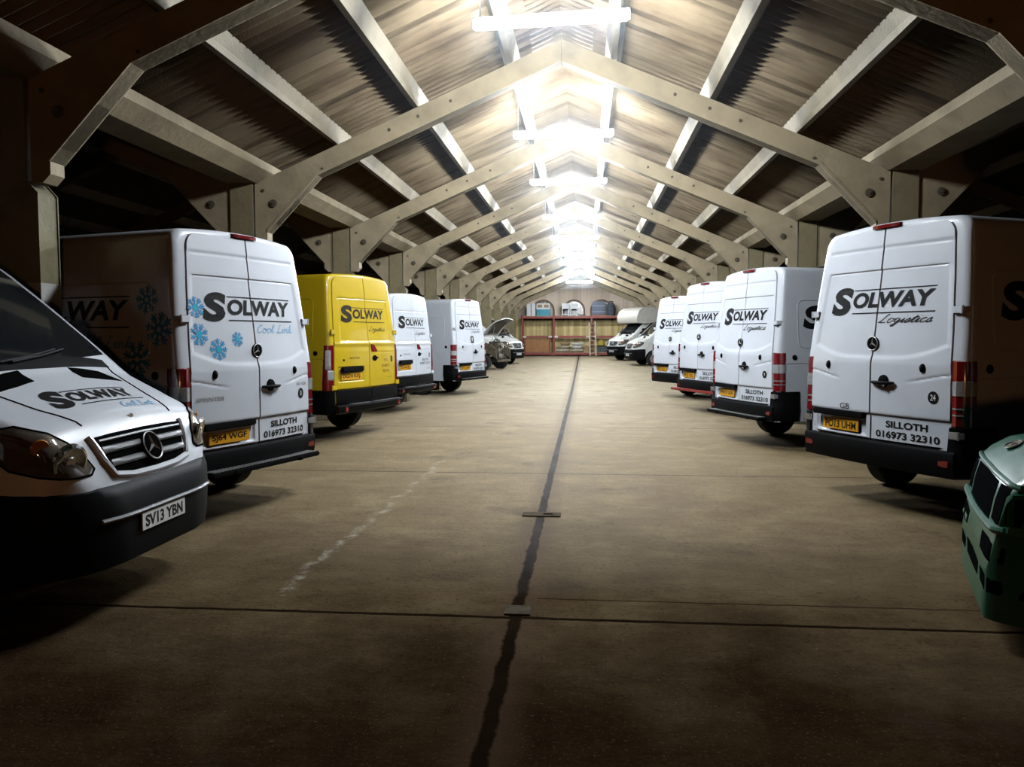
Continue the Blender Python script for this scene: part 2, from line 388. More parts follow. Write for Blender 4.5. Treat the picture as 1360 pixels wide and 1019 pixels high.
def build_walls():
    def gable(y, t, m, name):
        mb = MB()
        for s in (-1, 0, 1):
            c = 2 * HP * s
            mb.prism([(c - HP, -.1), (c + HP, -.1), (c + HP, roof_z(HP) + .3), (c, roof_z(0) + .3), (c - HP, roof_z(HP) + .3)], 'y', y, y + t)
        struct(name, mb.mesh(name), m, None, (CX, 0, 0))
    gable(Y1 - .02, .25, BOARDS, 'wall_back'); gable(Y0 - .2, .25, BLOCK, 'wall_front')
    for sd, n in ((-1, 'wall_left'), (1, 'wall_right')):
        struct(n, MB().box((CX + sd * (3 * HP + .1), (Y0 + Y1) / 2, 2), (.2, Y1 - Y0 + .4, 4.3)).mesh(n), BLOCK)
    # yellow boarding dado and cover battens on the end wall
    d = MB().box((CX, Y1 - .05, floor_z(Y1) + 1.2), (8.6, .05, 2.5)); struct('trim_1', d.mesh('trim_1'), BOARDY)
    bt = MB()
    for k in range(-7, 8): bt.box((CX + k * .58, Y1 - .045, 3.2), (.05, .05, 4.0 - abs(k) * .2))
    struct('trim_2', bt.mesh('trim_2'), BOARDS)
    # arched openings in the end wall above the rack
    FRM = mat('brown_window_frame', (0.17, 0.10, 0.06), .7, noise=.1)
    PANE = mat('dusty_window_pane', (0.30, 0.24, 0.18), .25, noise=.1)
    for k, x in enumerate((-2.75, -.75, 1.05)):
        a = MB(); r0, r1 = .62, .74; z0 = 3.35; n = 16
        ri = [(x + r0 * math.cos(math.pi * i / n), z0 + r0 * math.sin(math.pi * i / n)) for i in range(n + 1)]
        ro = [(x + r1 * math.cos(math.pi * i / n), z0 + r1 * math.sin(math.pi * i / n)) for i in range(n + 1)]
        pl = [(x + r1, 2.7)] + ro + [(x - r1, 2.7), (x - r0, 2.7)] + ri[::-1] + [(x + r0, 2.7)]
        for i in range(n):
            a.prism([ri[i], ro[i], ro[i + 1], ri[i + 1]], 'y', Y1 - .14, Y1 - .02)
        for sx in (-1, 1): a.box((x + sx * .68, Y1 - .08, 3.02), (.12, .12, .68))
        for t in (-.2, .2): a.box((x + t, Y1 - .07, 3.3), (.03, .06, 1.1))
        w = struct('window_%d' % (k + 1), a.mesh('window'), FRM)
        p = MB(); p.prism([(x + r0, 2.7)] + ri + [(x - r0, 2.7)], 'y', Y1 - .06, Y1 - .03); link('pane', p.mesh('pane'), PANE, w)
build_walls()

# lamps --------------------------------------------------------------------
def build_lamps():
    em = bpy.data.materials.new('fluorescent_tube'); em.use_nodes = True
    b = em.node_tree.nodes['Principled BSDF']; b.inputs['Emission Color'].default_value = (*LAMP_COLOR, 1); b.inputs['Emission Strength'].default_value = LAMP_STRENGTH
    b.inputs['Base Color'].default_value = (.9, .9, .9, 1)
    TIN = mat('white_enamel_batten', (0.75, 0.75, 0.75), .4)
    bat = MB().box((0, 0, .055), (1.56, .06, .03)).mesh('batten', bevel=.006)
    tub = MB().tube([(-.745, 0, 0), (-.3, 0, 0), (.3, 0, 0), (.745, 0, 0)], .050, 10).mesh('tube', smooth=True)
    cap = MB().box((0, 0, .01), (.03, .07, .085)).mesh('end_cap', bevel=.005)
    hang = MB().tube([(0, 0, .08), (0, 0, .62)], .006, 6).mesh('hanger')
    W = ['nearest the camera, hung level under the roof ridge', 'second nearest the camera', 'third from the camera', 'fourth from the camera', 'fifth from the camera', 'sixth from the camera', 'seventh from the camera', 'eighth from the camera', 'ninth from the camera, last before the end wall']
    ys = [8.1, 12.6, 16.4, 21.2, 25.6, 30.7, 34.6, 40.2, 46.3]
    for i, y in enumerate(ys):
        t = thing('fluorescent_lamp', 'glowing white fluorescent tube lamp ' + W[i], 'lamp', (CX - .02, y, 4.78), 0, 'tube lamps under the roof ridge')
        if i == 0: t.rotation_euler = (0, R(-1.6), 0)
        link('batten', bat, TIN, t); link('tube', tub, em, t)
        for s in (-1, 1):
            link('end_cap', cap, TIN, t, (s * .765, 0, 0)); link('hanger', hang, TIN, t, (s * .70, 0, 0))
    # small unseen fill lamp, added behind the camera to warm the near surfaces
    t = thing('fill_lamp', 'added warm fill lamp on a tripod behind the camera', 'lamp', (1.5, -3.0, 0), 12)
    em2 = bpy.data.materials.new('warm_fill_bulb'); em2.use_nodes = True
    b = em2.node_tree.nodes['Principled BSDF']; b.inputs['Emission Color'].default_value = (1, .46, .19, 1); b.inputs['Emission Strength'].default_value = WARM_FILL
    link('lamp_housing', MB().lathe([(-.08, .08), (-.06, .17), (.05, .18), (.05, .165), (-.03, .15), (-.03, 0)], c=(0, 0, 1.25), axis='y').mesh('lamp_housing', smooth=True), BLACKP, t)
    link('bulb', MB().lathe([(-.02, .14), (.03, .13), (.06, .07), (.065, .0)], c=(0, 0, 1.25), axis='y').mesh('bulb', smooth=True), em2, t)
    for k in range(3):
        link('leg', MB().tube([(0, -.04, 1.12), (.28 * math.cos(k * 2.1), -.04 + .28 * math.sin(k * 2.1), .012)], .012, 8).mesh('leg'), BLACKP, t)
build_lamps()

# ================================================================== vehicles
# local axes: rear face at y = 0 looking to -y, nose at y = L, x to the right, z up
def door_lim(d, z):
    xo, zb, zt, rt, rb = d; e = 0; z = min(max(z, zb), zt)
    if z > zt - rt: e = rt - math.sqrt(max(0, rt * rt - (z - zt + rt) ** 2))
    if z < zb + rb: e = max(e, rb - math.sqrt(max(0, rb * rb - (zb + rb - z) ** 2)))
    return xo(z) - e
W_TAB = [(.3, .955), (.45, .97), (.62, .985), (.9, .995), (1.35, .99), (1.7, .967), (2.2, .922), (2.5, .888), (2.75, .862)]
class Body:
    def __init__(s, L=5.9, wsc=1.0, ztab=None, wtab=None, rtab=None, wheels=(1.2, 4.9), base=.42, rake=.12, rk0=1.4, rear_in=.06, wprof=None, arch=.43, wz=.345, door=None):
        s.door = door
        s.L, s.wsc, s.wheels, s.base, s.rake, s.rk0, s.rin, s.arch, s.wz = L, wsc, wheels, base, rake, rk0, rear_in, arch, wz
        s.zt, s.wt, s.rt, s.wp = ztab, wtab, rtab, wprof or W_TAB
        s.build()
    def w(s, z): return s.wsc * interp(s.wp, z)
    def inset(s, y): return interp([(0, s.rin), (.006, s.rin * .62), (.02, s.rin * .3), (.04, s.rin * .1), (.07, 0)], y)
    def rear(s, x, z):
        return .057 * (x / .9) ** 2 + (s.rake * (z - s.rk0) if z > s.rk0 else 0)
    def warp(s, x, y, z):
        k = max(0, 1 - y / 1.1); return (x, y + s.rear(x, z) * k * k, z)
    def half(s, y, ns=20, nc=6, nt=5):
        t = s.L - y; zt = interp(s.zt, t); wf = interp(s.wt, t); r = min(interp(s.rt, t), zt * .4); ins = s.inset(y)
        zt -= ins * .8; cr = .035 if t > 2.5 else .05
        zb = s.base if t > .3 else s.base - .10
        for yc in s.wheels:
            d = abs(y - yc)
            if d < s.arch: zb = max(zb, s.wz + math.sqrt(s.arch ** 2 - d * d))
        zs = zt - cr - r; pts = []
        zs = max(zs, zb + .02)
        fr = [k / (ns - 3) for k in range(ns - 2)]
        if s.door:
            b0 = (s.door[1] - s.base) / (2.585 - s.base); fr += [b0 - .004, b0 + .006]
        else: fr += [.02, .98]
        for q in sorted(fr):
            z = zb + (zs - zb) * q; pts.append((wf * s.w(z) - ins, z))
        xs = wf * s.w(zs) - ins; rz = zt - cr - zs
        for i in range(1, nc + 1):
            a = math.pi / 2 * i / nc; pts.append((xs - r + r * math.cos(a) - .015 * math.sin(a), zs + rz * math.sin(a)))
        x0 = pts[-1][0]
        for i in range(1, nt + 1):
            x = x0 * (1 - i / nt); pts.append((x, zt - cr * (x / x0) ** 2))
        return pts
    def build(s):
        L = s.L
        st = [0, .006, .02, .04, .07, .12, .2, .35, .55]
        for yc in s.wheels: st += [yc + s.arch * math.sin(math.pi / 2 * k / 8) for k in range(-8, 9)] + [yc - s.arch - .01, yc + s.arch + .01]
        st += [L - t for t, _ in s.zt if t < L - .6] + [2.0, 2.6, 3.2] + [L - t for t in (.01, .04, .09, .25, .5, .75)]
        st = sorted(set(round(max(0, min(L, q)), 4) for q in st)); st = [q for i, q in enumerate(st) if i == 0 or q - st[i - 1] > .003]
        mb = MB(); rows = []
        for y in st:
            h = s.half(y); rows.append([s.warp(x, y, z) for x, z in h] + [s.warp(-x, y, z) for x, z in h[-2::-1]])
        mb.grid(rows)
        K = 8; h = s.half(st[0])
        if not s.door: mb.grid([[s.warp(-x + 2 * x * k / K, st[0], z) for k in range(K + 1)] for x, z in h])
        else:
            cap = []
            for x, z in h:
                X = min(door_lim(s.door, z), x * .97); inn = s.door[1] < z < s.door[2] - .02
                row = [(-x, 0), (-X - .004 if X < x * .96 else -x * .985, 0)] + [((X - .003) * (-1 + 2 * k / 8), .10 if inn else 0) for k in range(9)] + [(X + .004 if X < x * .96 else x * .985, 0), (x, 0)]
                cap.append([(q[0], q[1] + q[2] * 0 + p[1], q[2]) for p in row for q in (s.warp(p[0], st[0], z),)])
            mb.grid(cap)
        h = s.half(st[-1]); mb.grid([[(x - 2 * x * k / K, st[-1], z) for k in range(K + 1)] for x, z in h])
        bm = bmesh.new(); me = mb.mesh('body'); bm.from_mesh(me); bmesh.ops.remove_doubles(bm, verts=bm.verts, dist=.0008)
        bmesh.ops.recalc_face_normals(bm, faces=bm.faces)
        for f in bm.faces: f.smooth = True
        for e in bm.edges:
            if len(e.link_faces) == 2 and e.calc_face_angle(0) > R(55): e.smooth = False
        bm.to_mesh(me); s.bvh = BVHTree.FromBMesh(bm); bm.free(); s.me = me
    def side(s, y, z): # half width of the flank
        return s.w(z) * interp(s.wt, s.L - y)
    def ray(s, mode, a, b):
        if mode == 'F': o, d = Vector((a, s.L + 2, b)), Vector((0, -1, 0))
        elif mode == 'T': o, d = Vector((a, b, 5)), Vector((0, 0, -1))
        elif mode in ('DR', 'DL'):
            sd = 1 if mode == 'DR' else -1; q = math.sqrt(.5); d = Vector((-sd * q, -q, 0)); o = Vector((sd * q * a, s.L - q * a, b)) - d * 2
        elif mode == 'R': o, d = Vector((3, a, b)), Vector((-1, 0, 0))
        else: o, d = Vector((-3, a, b)), Vector((1, 0, 0))
        h, n, _, _ = s.bvh.ray_cast(o, d)
        if h is None:
            h, n, _, _ = s.bvh.find_nearest(o + d * 2)
        if n.dot(d) > 0: n = -n
        return h, n
    def patch(s, mode, top, bot, rows=6, off=.006, thick=.012, sub=4, name='patch'):
        # panel lying on the body between two boundary polylines given in projection coordinates
        def dense(p):
            q = []
            for (a, b), (c, d) in zip(p, p[1:]):
                for k in range(sub): q.append((a + (c - a) * k / sub, b + (d - b) * k / sub))
            return q + [p[-1]]
        t, b = dense(top), dense(bot); n = len(t); G = []; I = []
        for i in range(rows + 1):
            u = i / rows; ro = []; ri = []
            for j in range(n):
                a, c = b[j][0] + (t[j][0] - b[j][0]) * u, b[j][1] + (t[j][1] - b[j][1]) * u
                h, nn = s.ray(mode, a, c)
                e = min(i, rows - i) > 0 and 0 < j < n - 1
                ro.append(h + nn * (off if e else off * .6)); ri.append(h - nn * thick)
            G.append(ro); I.append(ri)
        mb = MB(); mb.grid(G)
        edge = lambda M: [M[0][j] for j in range(n)] + [M[i][n - 1] for i in range(1, rows + 1)] + [M[rows][j] for j in range(n - 2, -1, -1)] + [M[i][0] for i in range(rows - 1, 0, -1)]
        a, c = edge(G), edge(I); m = len(a)
        mb.add(a + c, [(i, (i + 1) % m, m + (i + 1) % m, m + i) for i in range(m)])
        me = mb.mesh(name, recalc=False); bm = bmesh.new(); bm.from_mesh(me); bmesh.ops.remove_doubles(bm, verts=bm.verts, dist=1e-5)
        bmesh.ops.recalc_face_normals(bm, faces=bm.faces)
        for f in bm.faces: f.smooth = True
        for e in bm.edges:
            if len(e.link_faces) == 2 and e.calc_face_angle(0) > R(40): e.smooth = False
        bm.to_mesh(me); bm.free(); return me
    def line(s, mode, pts, r=.006, off=.004, n=6, sub=6, name='line'):
        q = []
        for (a, b), (c, d) in zip(pts, pts[1:]):
            for k in range(sub): q.append((a + (c - a) * k / sub, b + (d - b) * k / sub))
        q.append(pts[-1]); P = []
        for a, b in q:
            h, nn = s.ray(mode, a, b); P.append(h + nn * off)
        return MB().tube(P, r, n).mesh(name, smooth=True)

SPR_Z = [(0, .70), (.015, .78), (.05, .90), (.09, 1.0), (.13, 1.08), (.17, 1.14), (.22, 1.185), (.30, 1.225), (.42, 1.275), (.6, 1.36), (.74, 1.43), (.80, 1.48), (1.0, 1.68), (1.3, 1.95), (1.6, 2.20), (1.85, 2.38), (2.1, 2.52), (2.4, 2.61), (2.8, 2.68), (3.3, 2.73), (3.9, 2.75), (5.9, 2.75)]
SPR_W = [(0, .44), (.02, .58), (.05, .70), (.10, .79), (.18, .872), (.30, .928), (.5, .972), (.8, .995), (1.0, 1.0), (9, 1.0)]
SPR_R = [(0, .05), (.1, .06), (.3, .08), (.75, .09), (1.0, .16), (1.3, .20), (2, .24), (2.5, .18), (3.2, .125), (9, .12)]
def spr_xo(z): return interp(W_TAB, z) - .128
SPR_DOOR = (spr_xo, .665, 2.69, .13, .11)
SPR = Body(5.9, 1.0, SPR_Z, SPR_W, SPR_R, door=SPR_DOOR)
MAS_Z = [(a, b * (.96 if a > 1.9 else 1)) for a, b in SPR_Z]; MAS_Z[-1] = (5.6, 2.64)
MAS_W = SPR_W
MAS_P = [(.3, 1.0), (.62, 1.015), (.9, 1.02), (1.4, 1.01), (1.8, .985), (2.2, .95), (2.5, .915), (2.66, .895)]
def mas_xo(z): return interp(MAS_P, z) - .10
MAS_DOOR = (mas_xo, .56, 2.585, .16, .05)
MAS = Body(5.6, 1.0, MAS_Z, MAS_W, [(a, b * .85) for a, b in SPR_R], wheels=(1.1, 4.7), rake=.105, rk0=1.4, rear_in=.05, wprof=MAS_P, door=MAS_DOOR)
CACHE = {}
def cached(key, fn):
    if key not in CACHE: CACHE[key] = fn()
    return CACHE[key]

# ---- lettering ---------------------------------------------------------
def text_geo(body, bold=0.0, shear=0.0, res=4):
    key = ('t', body, bold, shear)
    if key in CACHE: return CACHE[key]
    cu = bpy.data.curves.new('lettering', 'FONT'); cu.body = body; cu.offset = bold; cu.shear = shear; cu.resolution_u = res
    o = bpy.data.objects.new('lettering', cu); COL.objects.link(o)
    me = bpy.data.meshes.new_from_object(o)
    v = [(p.co.x, p.co.y) for p in me.vertices]; f = [tuple(p.vertices) for p in me.polygons]
    bpy.data.objects.remove(o); bpy.data.curves.remove(cu); bpy.data.meshes.remove(me)
    CACHE[key] = (v, f); return v, f
def fit(geo, x0, x1, z0, z1):
    v, f = geo; a0 = min(p[0] for p in v); a1 = max(p[0] for p in v); b0 = min(p[1] for p in v); b1 = max(p[1] for p in v)
    return [(x0 + (x1 - x0) * (p[0] - a0) / (a1 - a0), z0 + (z1 - z0) * (p[1] - b0) / (b1 - b0)) for p in v], f
def join(*gs):
    V, F = [], []
    for v, f in gs:
        o = len(V); V += v; F += [tuple(i + o for i in q) for q in f]
    return V, F
def rect(x0, x1, z0, z1, n=12):
    V = []; F = []
    for i in range(n + 1):
        x = x0 + (x1 - x0) * i / n; V += [(x, z0), (x, z1)]
    for i in range(n): F.append((2 * i, 2 * i + 2, 2 * i + 3, 2 * i + 1))
    return V, F
STROKES = { # cursive letters: strokes in a unit x-height box, advance
    'L': ([[(.75, 1.75), (.55, 1.9), (.45, 1.5), (.3, .5), (.05, .02), (.2, .12), (.5, .02), (.95, .1)]], 1.0),
    'C': ([[(.85, 1.5), (.75, 1.75), (.4, 1.6), (.1, .9), (.15, .2), (.45, 0), (.85, .3)]], .95),
    'o': ([[(.55, .95), (.3, 1), (.1, .6), (.2, .1), (.45, 0), (.7, .4), (.65, .85), (.5, .95), (.75, .8), (.95, .85)]], .85),
    'g': ([[(.6, .9), (.3, 1), (.1, .6), (.2, .15), (.45, .2), (.65, .8), (.55, -.3), (.3, -.8), (.1, -.6), (.4, -.2), (.9, .3)]], .85),
    'i': ([[(0, .3), (.3, .95), (.22, .2), (.35, 0), (.6, .3)], [(.38, 1.35), (.42, 1.42)]], .5),
    's': ([[(0, .2), (.4, 1), (.5, .5), (.45, .1), (.15, .05), (.4, 0), (.75, .3)]], .65),
    't': ([[(0, .3), (.45, 1.5), (.25, .3), (.4, 0), (.7, .3)], [(.1, 1.05), (.75, 1.15)]], .6),
    'c': ([[(.65, .8), (.45, 1), (.15, .7), (.15, .2), (.4, 0), (.8, .3)]], .7),
    'l': ([[(0, .3), (.45, 1.5), (.35, 1.85), (.25, 1.4), (.2, .3), (.35, 0), (.6, .3)]], .5),
    'n': ([[(.05, .8), (.2, .95), (.15, 0), (.4, .8), (.6, .95), (.62, .2), (.75, 0), (.95, .3)]], .9),
    'k': ([[(0, .3), (.4, 1.6), (.3, 1.8), (.2, 1.2), (.12, 0), (.35, .7), (.6, .95), (.35, .5), (.55, .05), (.85, .25)]], .85),
    ' ': ([], .6)}
def script_geo(word, x0, x1, zb, xh, w=.012, slant=.3):
    x = 0; st = []
    for ch in word:
        ss, adv = STROKES[ch]
        for p in ss: st.append([(x + a + slant * b, b) for a, b in p])
        x += adv
    k = (x1 - x0) / x; V, F = [], []
    for p in st:
        # catmull-rom smoothing
        q = []
        for i in range(len(p) - 1):
            p0, p1, p2, p3 = p[max(i - 1, 0)], p[i], p[i + 1], p[min(i + 2, len(p) - 1)]
            for j in range(4):
                t = j / 4
                q.append(tuple(.5 * (2 * p1[d] + (p2[d] - p0[d]) * t + (2 * p0[d] - 5 * p1[d] + 4 * p2[d] - p3[d]) * t * t + (3 * p1[d] - p0[d] - 3 * p2[d] + p3[d]) * t ** 3) for d in (0, 1)))
        q.append(p[-1]); q = [(x0 + a * k, zb + b * xh) for a, b in q]
        o = len(V)
        for i, (a, b) in enumerate(q):
            c, d = q[min(i + 1, len(q) - 1)]; e, g = q[max(i - 1, 0)]
            dx, dz = c - e, d - g; l = math.hypot(dx, dz) or 1; ww = w / 2 * (1.15 if dz < 0 else .8)
            V += [(a - dz / l * ww, b + dx / l * ww), (a + dz / l * ww, b - dx / l * ww)]
        F += [(o + 2 * i, o + 2 * i + 1, o + 2 * i + 3, o + 2 * i + 2) for i in range(len(q) - 1)]
    return V, F
def logo_geo(sh=.14, k=1.0, x0=0, z0=0):
    g = join(fit(text_geo('S', .055, sh), -.645, -.345, 1.865, 2.145), fit(text_geo('OLWAY', .040, sh), -.335, .625, 1.932, 2.085),
             rect(-.33, .635, 2.103, 2.113), rect(-.335, .64, 1.876, 1.887))
    return [(x0 + a * k, z0 + (b - 2.0) * k) for a, b in g[0]], g[1]
def snow_geo(cx, cz, r, rot=0.0, core=False):
    V, F = [], []
    def quad(a, b, w0, w1):
        dx, dz = b[0] - a[0], b[1] - a[1]; l = math.hypot(dx, dz); nx, nz = -dz / l, dx / l; o = len(V)
        V.extend([(a[0] + nx * w0, a[1] + nz * w0), (a[0] - nx * w0, a[1] - nz * w0), (b[0] - nx * w1, b[1] - nz * w1), (b[0] + nx * w1, b[1] + nz * w1)]); F.append((o, o + 1, o + 2, o + 3))
    if core:
        o = 0
        for i in range(16):
            a = 2 * math.pi * i / 16 + rot; q = r * (.36 if i % 2 else .22); V.append((cx + q * math.cos(a), cz + q * math.sin(a)))
        F.append(tuple(range(16))); return V, F
    for i in range(8):
        a = 2 * math.pi * i / 8 + rot; P = lambda q, d=0.0: (cx + r * q * math.cos(a + d), cz + r * q * math.sin(a + d))
        quad(P(.15), P(.98), r * .085, r * .05)
        for q in (.5, .72):
            for sg in (-1, 1): quad(P(q), P(q + .2, sg * .28), r * .07, r * .045)
        quad(P(.3, -.39), P(.3, .39), r * .06, r * .06)
        quad(P(.97, -.07), P(.97, .07), r * .05, r * .05)
    return V, F
def rear_decal(body, off_fn, geo, name, eps=.0035):
    v, f = geo
    me = MB().add([(x, body.rear(x, z) - off_fn(x, z) - eps, z) for x, z in v], f).mesh(name, recalc=False)
    return me
def side_decal(body, geo, sd, name, eps=.005):
    v, f = geo
    return MB().add([(sd * (body.side(y, z) + eps), y, z) for y, z in v], f).mesh(name, recalc=False)

# ---- rear doors ---------------------------------------------------------
def gauss(d, s): return math.exp(-(d / s) ** 2)
def arc_z(x):
    a = abs(x); return 1.452 + .13 * sstep(.30, .98, a) * (a / .85) + .02 * a
def spr_off(x, z):
    a = abs(x); o = .012
    xp = .815 - .105 * (z - 1.63); d = min(2.285 - z, z - arc_z(x), xp - a)
    o -= .011 * sstep(0, .022, d)
    if a < .735: o -= .014 * gauss(z - 2.285, .010)
    o -= .005 * gauss(z - arc_z(x), .010) * (1 if a < .83 else 0)
    o += .006 * sstep(2.505, 2.525, z) - .004 * gauss(z - 2.505, .010) * (1 if a < .72 else 0)
    if a > .36:
        zl = 1.24 + .075 * sstep(.36, .9, a); o -= .009 * gauss(z - zl, .009) * sstep(.36, .55, a)
    o -= .020 * sstep(.925, .90, z)
    if x < 0: o -= .022 * sstep(.79, .77, a) * sstep(.06, .08, a) * sstep(.69, .71, z) * sstep(.91, .90, z)
    return o
def mas_off(x, z):
    a = abs(x - .0); o = .012
    d = min(2.232 - z, .77 - .07 * (z - 1.5) - a, z - 1.54)
    o -= .010 * sstep(0, .03, d)
    if a < .73: o -= .012 * gauss(z - 2.232, .010)
    o += .010 * gauss(z - 1.515, .02) - .008 * sstep(1.50, 1.46, z)
    if x > .0 and x < .92: o -= .005 * gauss(z - 1.37, .008) * sstep(.2, .3, a)
    o -= .03 * sstep(.815, .80, z) - .045 * sstep(.80, .79, z)
    if x < 0: o -= .018 * sstep(.83, .81, a) * sstep(.15, .17, a) * sstep(.91, .93, z) * sstep(1.16, 1.15, z)
    return o
def door_mesh(body, off, xo, sd, x0, zb, zt, rt, rb, dz=.0125, nx=48):
    def lim(z):
        e = 0
        if z > zt - rt: e = rt - math.sqrt(max(0, rt * rt - (z - zt + rt) ** 2))
        if z < zb + rb: e = max(e, rb - math.sqrt(max(0, rb * rb - (zb + rb - z) ** 2)))
        return xo(z) - e
    n = int((zt - zb) / dz); rows = []
    for i in range(n + 1):
        z = zb + (zt - zb) * i / n; r = []
        for j in range(nx + 1):
            u = j / nx
            if j == 1: u = .006 / .86
            if j == nx - 1: u = 1 - .006 / .86
            a, b = x0 + sd * .004, sd * lim(z); x = a + (b - a) * u
            edge = min(min(j, nx - j), min(i, n - i))
            o = off(x, z)
            if edge == 0: o = min(o, 0) - .012
            r.append((x, body.rear(x, z) - o, z))
        rows.append(r)
    return MB().grid(rows).mesh('door', smooth=True)
def seal_mesh(body, xo, zb, zt, rt, rb):
    rows = []
    for i in range(61):
        z = zb + .02 + (zt - zb - .045) * i / 60; e = 0
        if z > zt - rt: e = rt - math.sqrt(max(0, rt * rt - (min(z, zt) - zt + rt) ** 2))
        if z < zb + rb: e = max(e, rb - math.sqrt(max(0, rb * rb - (zb + rb - max(z, zb)) ** 2)))
        X = xo(z) - e - .004
        rows.append([(X * (2 * j / 20 - 1), body.rear(X * (2 * j / 20 - 1), z) + .085, z) for j in range(21)])
    return MB().grid(rows).mesh('door_seal', recalc=False)

# ---- wheels ------------------------------------------------------------
def wheel(parent, x, y, z, r=.345, w=.225, rim=STEEL):
    t = cached(('tyre', r, w), lambda: MB().lathe([(-w / 2, r * .6), (-w / 2, r * .9), (-w / 2 + .03, r), (0, r * 1.003), (w / 2 - .03, r), (w / 2, r * .9), (w / 2, r * .6)], axis='x', n=36).mesh('wheel', smooth=True))
    def rimf():
        m = MB().lathe([(-.06, r * .62), (-.055, r * .56), (.0, r * .50), (.01, r * .3), (-.03, r * .22), (-.035, 0)], axis='x', n=30)
        for k in range(6):
            a = 2 * math.pi * k / 6; m.box((-.02, math.cos(a) * r * .4, math.sin(a) * r * .4), (.03, .03, .03))
        return m.mesh('rim', smooth=True)
    o = link('wheel', t, TYRE, parent, (x, y, z)); q = link('rim', cached(('rim', r), rimf), rim, o, (-.06 if x < 0 else .06, 0, 0))
    if x > 0: q.scale = (-1, 1, 1)
    return o
def underbody(parent, L, w=.72, z0=.40, z1=.9, key='u', y0=.12):
    link('underbody', cached((key, L, w), lambda: MB().box((0, (L + y0 - .35) / 2, (z0 + z1) / 2), (2 * w, L - .35 - y0, z1 - z0)).mesh('underbody')), UNDER, parent)

def star_badge(parent, key, P, rad, disc=BLACKP, ring=CHROME, n_axis='y', tilt=0.0):
    """round badge with a three armed star, facing -y (rear) or +y (front)"""
    sg = -1 if n_axis == 'y-' else 1
    def d(): return MB().lathe([(0, rad), (.012, rad), (.018, rad * .9), (.018, 0)], axis='y', n=32).mesh('badge', smooth=True)
    def st():
        m = MB()
        for k in range(3):
            a = math.pi / 2 + 2 * math.pi * k / 3; ca, sa = math.cos(a), math.sin(a); b = .13 * rad
            t = (ca * rad * .88, sa * rad * .88)
            m.add([(t[0], .019, t[1]), (-sa * b, .019, ca * b), (sa * b, .019, -ca * b), (0, .034, 0)], [(0, 1, 3), (0, 3, 2), (1, 2, 3), (0, 2, 1)])
        ringp = [(rad * .94 * math.cos(2 * math.pi * k / 36), .02, rad * .94 * math.sin(2 * math.pi * k / 36)) for k in range(37)]
        m.tube(ringp, rad * .05, 6, caps=False)
        return m.mesh('star')
    o = link('badge', cached(('bd', rad), d), disc, parent, P); o.rotation_euler = (tilt, 0, R(180) if sg < 0 else 0)
    link('star', cached(('star', rad), st), mat('silver_star', (.62, .62, .62), .3, metal=.35, noise=.02), o)
    return o

def tail_light(parent, body, sd, kind):
    z0, z1 = (.87, 1.445) if kind == 's' else (.79, 1.50)
    def prof(z, o):
        w = body.w(z)
        if kind == 's': pts = [(w - .125, 0), (w - .07, 0), (w - .035, .012), (w - .008, .045), (w + .0, .10), (w, .17)]
        else:
            # narrower at the top, curved front edge
            t = (z - z0) / (z1 - z0); k = .155 - .05 * t
            pts = [(w - .095, 0), (w - .06, .0), (w - .03, .012), (w - .006, .04), (w, .08), (w, .08 + k * (1 - .3 * t * t))]
        n = len(pts); r = []
        for i, (x, dy) in enumerate(pts):
            a = math.pi / 2 * min(1, max(0, (i - 1) / 3)); oo = o if 0 < i < n - 1 else -.01
            y = body.rear(x, z) * max(0, 1 - dy / 1.1) ** 2 + dy
            r.append((sd * (x + oo * math.sin(a)), y - oo * math.cos(a) - (.012 if i < 2 else 0), z))
        return r
    def strip(a, b, o, name):
        def f():
            zs = [a, a + .008] + [a + (b - a) * k / 6 for k in range(1, 6)] + [b - .008, b]
            return MB().grid([prof(z, o if 0 < i < len(zs) - 1 else -.008) for i, z in enumerate(zs)]).mesh(name, smooth=True)
        return cached(('tl', id(body), sd, a, b, o), f)
    o = link('tail_light', strip(z0, z1, .012, 'tail_light'), REDL, parent)
    if kind == 's': bands = [(1.135, 1.275, CLEARL, 'reversing_lens'), (1.02, 1.042, CLEARL, 'lens_strip'), (.965, .985, CLEARL, 'lens_strip')]
    else: bands = []
    for a, b, m, n in bands: link(n, strip(a, b, .018, n), m, o)
    if kind == 'm':
        def lens(lo, hi, a, b, n):
            def f():
                zs = [a + (b - a) * k / 8 for k in range(9)]
                return MB().grid([prof(z, .020 if 0 < i < 8 else .004)[lo:hi] for i, z in enumerate(zs)]).mesh(n, smooth=True)
            return cached(('ml', sd, n), f)
        link('reversing_lens', lens(2, 5, 1.10, 1.44, 'reversing_lens'), CLEARL, o)
        link('indicator_lens', lens(1, 4, .95, 1.12, 'indicator_lens'), CLEARL, o)
    return o

def number_plate(parent, txt, P, rot, m=PLATEY, w=.52, h=.111):
    o = link('number_plate', cached(('np', w), lambda: MB().box((0, 0, 0), (w, .008, h)).mesh('number_plate', bevel=.003)), m, parent, P); o.rotation_euler = rot
    g = fit(text_geo(txt, .03), -w * .43, w * .43, -h * .34, h * .34)
    link('plate_lettering', MB().add([(x, -.0052, z) for x, z in g[0]], g[1]).mesh('plate_lettering', recalc=False), DECAL, o)
    return o

def sensor(parent, body, x, z, off):
    def f(): return MB().lathe([(0, .034), (-.012, .032), (-.022, .024), (-.03, .0)], axis='y', n=16).mesh('door_stop', smooth=True)
    o = link('door_stop', cached('stop', f), BLACKP, parent, (x, body.rear(x, z) - off(x, z) + .004, z)); o.scale = (.9, 1, 1.25)

